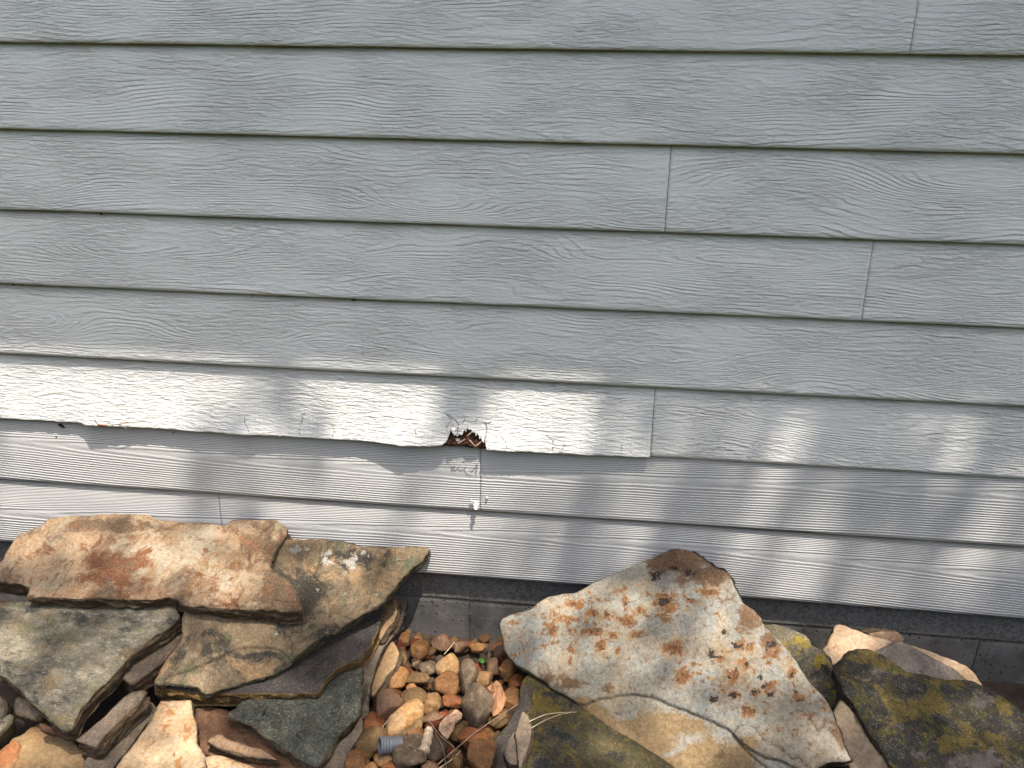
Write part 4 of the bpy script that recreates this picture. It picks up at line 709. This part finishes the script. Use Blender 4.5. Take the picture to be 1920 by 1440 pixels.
# ------------------------------------------------------------------ tree whose crown dapples the light (out of frame, above and behind the viewer)
def ground_pt(P): P = np.asarray(P); t = P[2] / SUN[2]; return P - SUN * t
GAPS = []
def gw(u, v, ru, rv, L):     # sunny gap measured on the wall
    a = at_y(u, v, 0); b = at_y(u + ru, v, 0); c = at_y(u, v + rv, 0); g_ = ground_pt(a)
    GAPS.append((g_[0], g_[1], abs(b[0] - a[0]), abs(c[2] - a[2]) * abs(SUN[1] / SUN[2]), L))
def gr(u, v, z, ru, rv, L):  # sunny gap measured on the stones
    a = at_z(u, v, z); b = at_z(u + ru, v, z); c = at_z(u, v + rv, z); g_ = ground_pt(a)
    GAPS.append((g_[0], g_[1], abs(b[0] - a[0]) * 1.15, abs(c[1] - a[1]) * 1.15, L))
for q in [(-300, 720, 520, 150, 1), (150, 720, 210, 130, 1), (440, 740, 60, 130, .45), (700, 740, 135, 130, 1), (1010, 750, 115, 130, 1), (1450, 820, 30, 60, .6), (1700, 820, 90, 60, .4), (2050, 820, 80, 60, .5),
          (140, 900, 250, 110, 1), (680, 900, 110, 90, 1), (970, 900, 105, 90, 1), (1200, 900, 60, 60, .6), (1420, 930, 50, 50, .4), (1680, 960, 25, 60, .6), (1880, 940, 40, 50, .4),
          (100, 1000, 250, 90, 1), (620, 1020, 90, 60, 1), (820, 1040, 90, 50, .6), (1010, 1060, 60, 40, .6), (1180, 1040, 50, 50, .6), (1480, 1040, 95, 60, .95), (1640, 1100, 50, 50, .95), (1850, 1040, 70, 50, .6)]: gw(*q)
gw(810, 1165, 80, 170, 1); gw(935, 1190, 55, 150, .9); gw(1450, 1180, 40, 40, .5)
for q in [(110, 1000, .27, 120, 45, 1), (310, 1040, .27, 120, 45, 1), (480, 1020, .28, 70, 40, .7), (470, 1100, .25, 80, 40, .5), (30, 1190, .19, 70, 50, .8), (200, 1260, .16, 90, 80, .35), (330, 1360, .05, 60, 60, 1), (60, 1400, .03, 70, 50, .7), (430, 1440, .03, 60, 30, .9),
          (620, 1030, .24, 60, 25, .5), (640, 1090, .21, 60, 40, .5), (440, 1250, .15, 120, 40, .5), (300, 1270, .14, 50, 40, .5), (430, 1390, .05, 50, 20, .6), (760, 1350, .05, 46, 42, 1), (800, 1165, .08, 60, 40, .6), (850, 1240, .03, 90, 40, .85), (890, 1330, .04, 70, 50, .7), (820, 1300, .04, 60, 50, .6), (760, 1440, .03, 60, 30, .5), (740, 1230, .05, 30, 50, .8), (925, 1300, .04, 20, 30, .9),
          (1000, 1180, .14, 70, 40, .5), (1100, 1210, .16, 120, 40, .65), (1180, 1150, .22, 120, 50, .4), (1390, 1200, .2, 90, 60, 1), (1440, 1260, .18, 50, 50, .6), (1300, 1160, .24, 60, 30, .7), (1280, 1300, .15, 140, 50, .5), (1250, 1400, .1, 110, 40, .55), (1560, 1380, .12, 50, 60, .3),
          (1460, 1170, .12, 40, 30, .7), (1590, 1200, .14, 60, 30, 1), (1780, 1240, .14, 60, 20, .35), (1850, 1340, .13, 60, 25, .5), (1000, 1400, .05, 40, 60, .4), (1610, 1350, .09, 30, 60, .35)]: gr(*q)
GA = np.array(GAPS)
M_leaf = G('tree leaf', .55, .4); M_leaf = M_leaf.done(M_leaf.mix(M_leaf.noise(3, 3), (.04, .09, .02), (.09, .15, .035)))
tree = empty('tree', (2.7, -4.2, 0), 'leafy tree overhanging the roof edge', 'tree')
cell = .035; cx, cy = np.meshgrid(np.arange(-1.9, 1.7, cell), np.arange(-1.25, .30, cell)); cx = cx.ravel(); cy = cy.ravel()
Lm = np.zeros(len(cx))
for (x, y, a, b, l) in GAPS: Lm = np.maximum(Lm, l * np.exp(-(((cx - x) / a) ** 2 + ((cy - y) / b) ** 2) ** 2.2 / 1.6))
Lm *= 1
cover = -np.log(np.clip(Lm, .02, 1)); nl = rng.poisson(np.minimum(cover, 3.6) * cell * cell / .0021)
bx = np.repeat(cx, nl) + rng.uniform(-.5, .5, nl.sum()) * cell; by = np.repeat(cy, nl) + rng.uniform(-.5, .5, nl.sum()) * cell
hh = rng.uniform(5.8, 8.8, len(bx)); C = np.stack([bx, by, 0 * bx], -1) + SUN * (hh / SUN[2])[:, None]
C2 = rng.normal(size=(5200, 3)) * (1.5, 1.2, .9) + (2.4, -3.6, 6.6)     # the rest of the crown
g2 = C2 - SUN * (C2[:, 2] / SUN[2])[:, None]; k = (g2[:, 1] < -1.25) | (g2[:, 0] > 1.75); C2 = C2[k & (C2[:, 2] > 3.8)]
nA = len(C); C = np.vstack([C, C2]); n = len(C)
nrm = rng.normal(size=(n, 3)) * .45 + (SUN); nrm /= np.linalg.norm(nrm, axis=1)[:, None]
t1 = np.cross(nrm, rng.normal(size=(n, 3))); t1 /= np.linalg.norm(t1, axis=1)[:, None]; t2 = np.cross(nrm, t1)
sc = np.where(np.arange(n) < nA, 1.0, 1.7) * rng.uniform(.8, 1.2, n)
shape = [(-.036, 0), (-.015, .018), (.012, .019), (.036, 0), (.012, -.019), (-.015, -.018)]
V = np.stack([C + t1 * (a * sc)[:, None] + t2 * (b * sc)[:, None] for a, b in shape], 1).reshape(-1, 3)
mkobj('crown', V, [tuple(range(6 * i, 6 * i + 6)) for i in range(n)], M_leaf, tree, smooth=False).location = (-2.7, 4.2, 0)
M_barkt = plain('tree bark', (.09, .065, .045), .95, 20, .5, .02)
tr = tube('trunk', [(2.7, -4.2, -.1), (2.65, -4.15, 1.5), (2.75, -4.05, 3), (2.6, -3.9, 4.5), (2.3, -3.6, 6)], .17, M_barkt, tree, 14, .35); tr.location = (-2.7, 4.2, 0)
for (a, b, c) in [((2.7, -4.05, 3.2), (2.2, -3.3, 4.3), (1.2, -2.6, 5.0)), ((2.6, -3.9, 4.5), (3.0, -3.2, 5.4), (3.3, -2.6, 6)), ((2.5, -3.8, 5), (1.6, -3.3, 5.9), (.7, -2.9, 6.4)), ((2.7, -4.1, 2.9), (3.4, -4.6, 4.2), (3.9, -5, 5.4))]:
    tube('branch', [a, b, c], .06, M_barkt, tree, 8, .25).location = (-2.7, 4.2, 0)
print('leaves', nA, n)
# unseen leafy mass added behind the viewer to cut low sky light
hx = np.linspace(-13, 13, 130); prof = [(-5.2, -.05), (-5.0, .6), (-4.95, 1.4), (-4.95, 2.2), (-5.0, 3.0), (-5.2, 3.6), (-5.7, 3.9), (-6.3, 3.7), (-6.6, 3.0), (-6.7, 1.5), (-6.7, -.05)]
HX, PY = np.meshgrid(hx, [p[0] for p in prof]); _, PZ = np.meshgrid(hx, [p[1] for p in prof]); PY = PY - 1.5
q = fbm(HX * 1.1, PY * 1.5, PZ * 1.1, 71, 4); PZ = PZ * (1 + .10 * q); PY = PY + .5 * q; i = np.arange(129)
hv = np.stack([HX, PY, PZ], -1).reshape(-1, 3)
tag(mkobj('hedge_blocker', hv, [tuple(a) for rr in range(len(prof) - 1) for a in np.stack([rr * 130 + i, (rr + 1) * 130 + i, (rr + 1) * 130 + i + 1, rr * 130 + i + 1], -1)], M_leaf), 'tall dense green leaf mass, unseen, added to block low sky light', 'hedge_blocker')
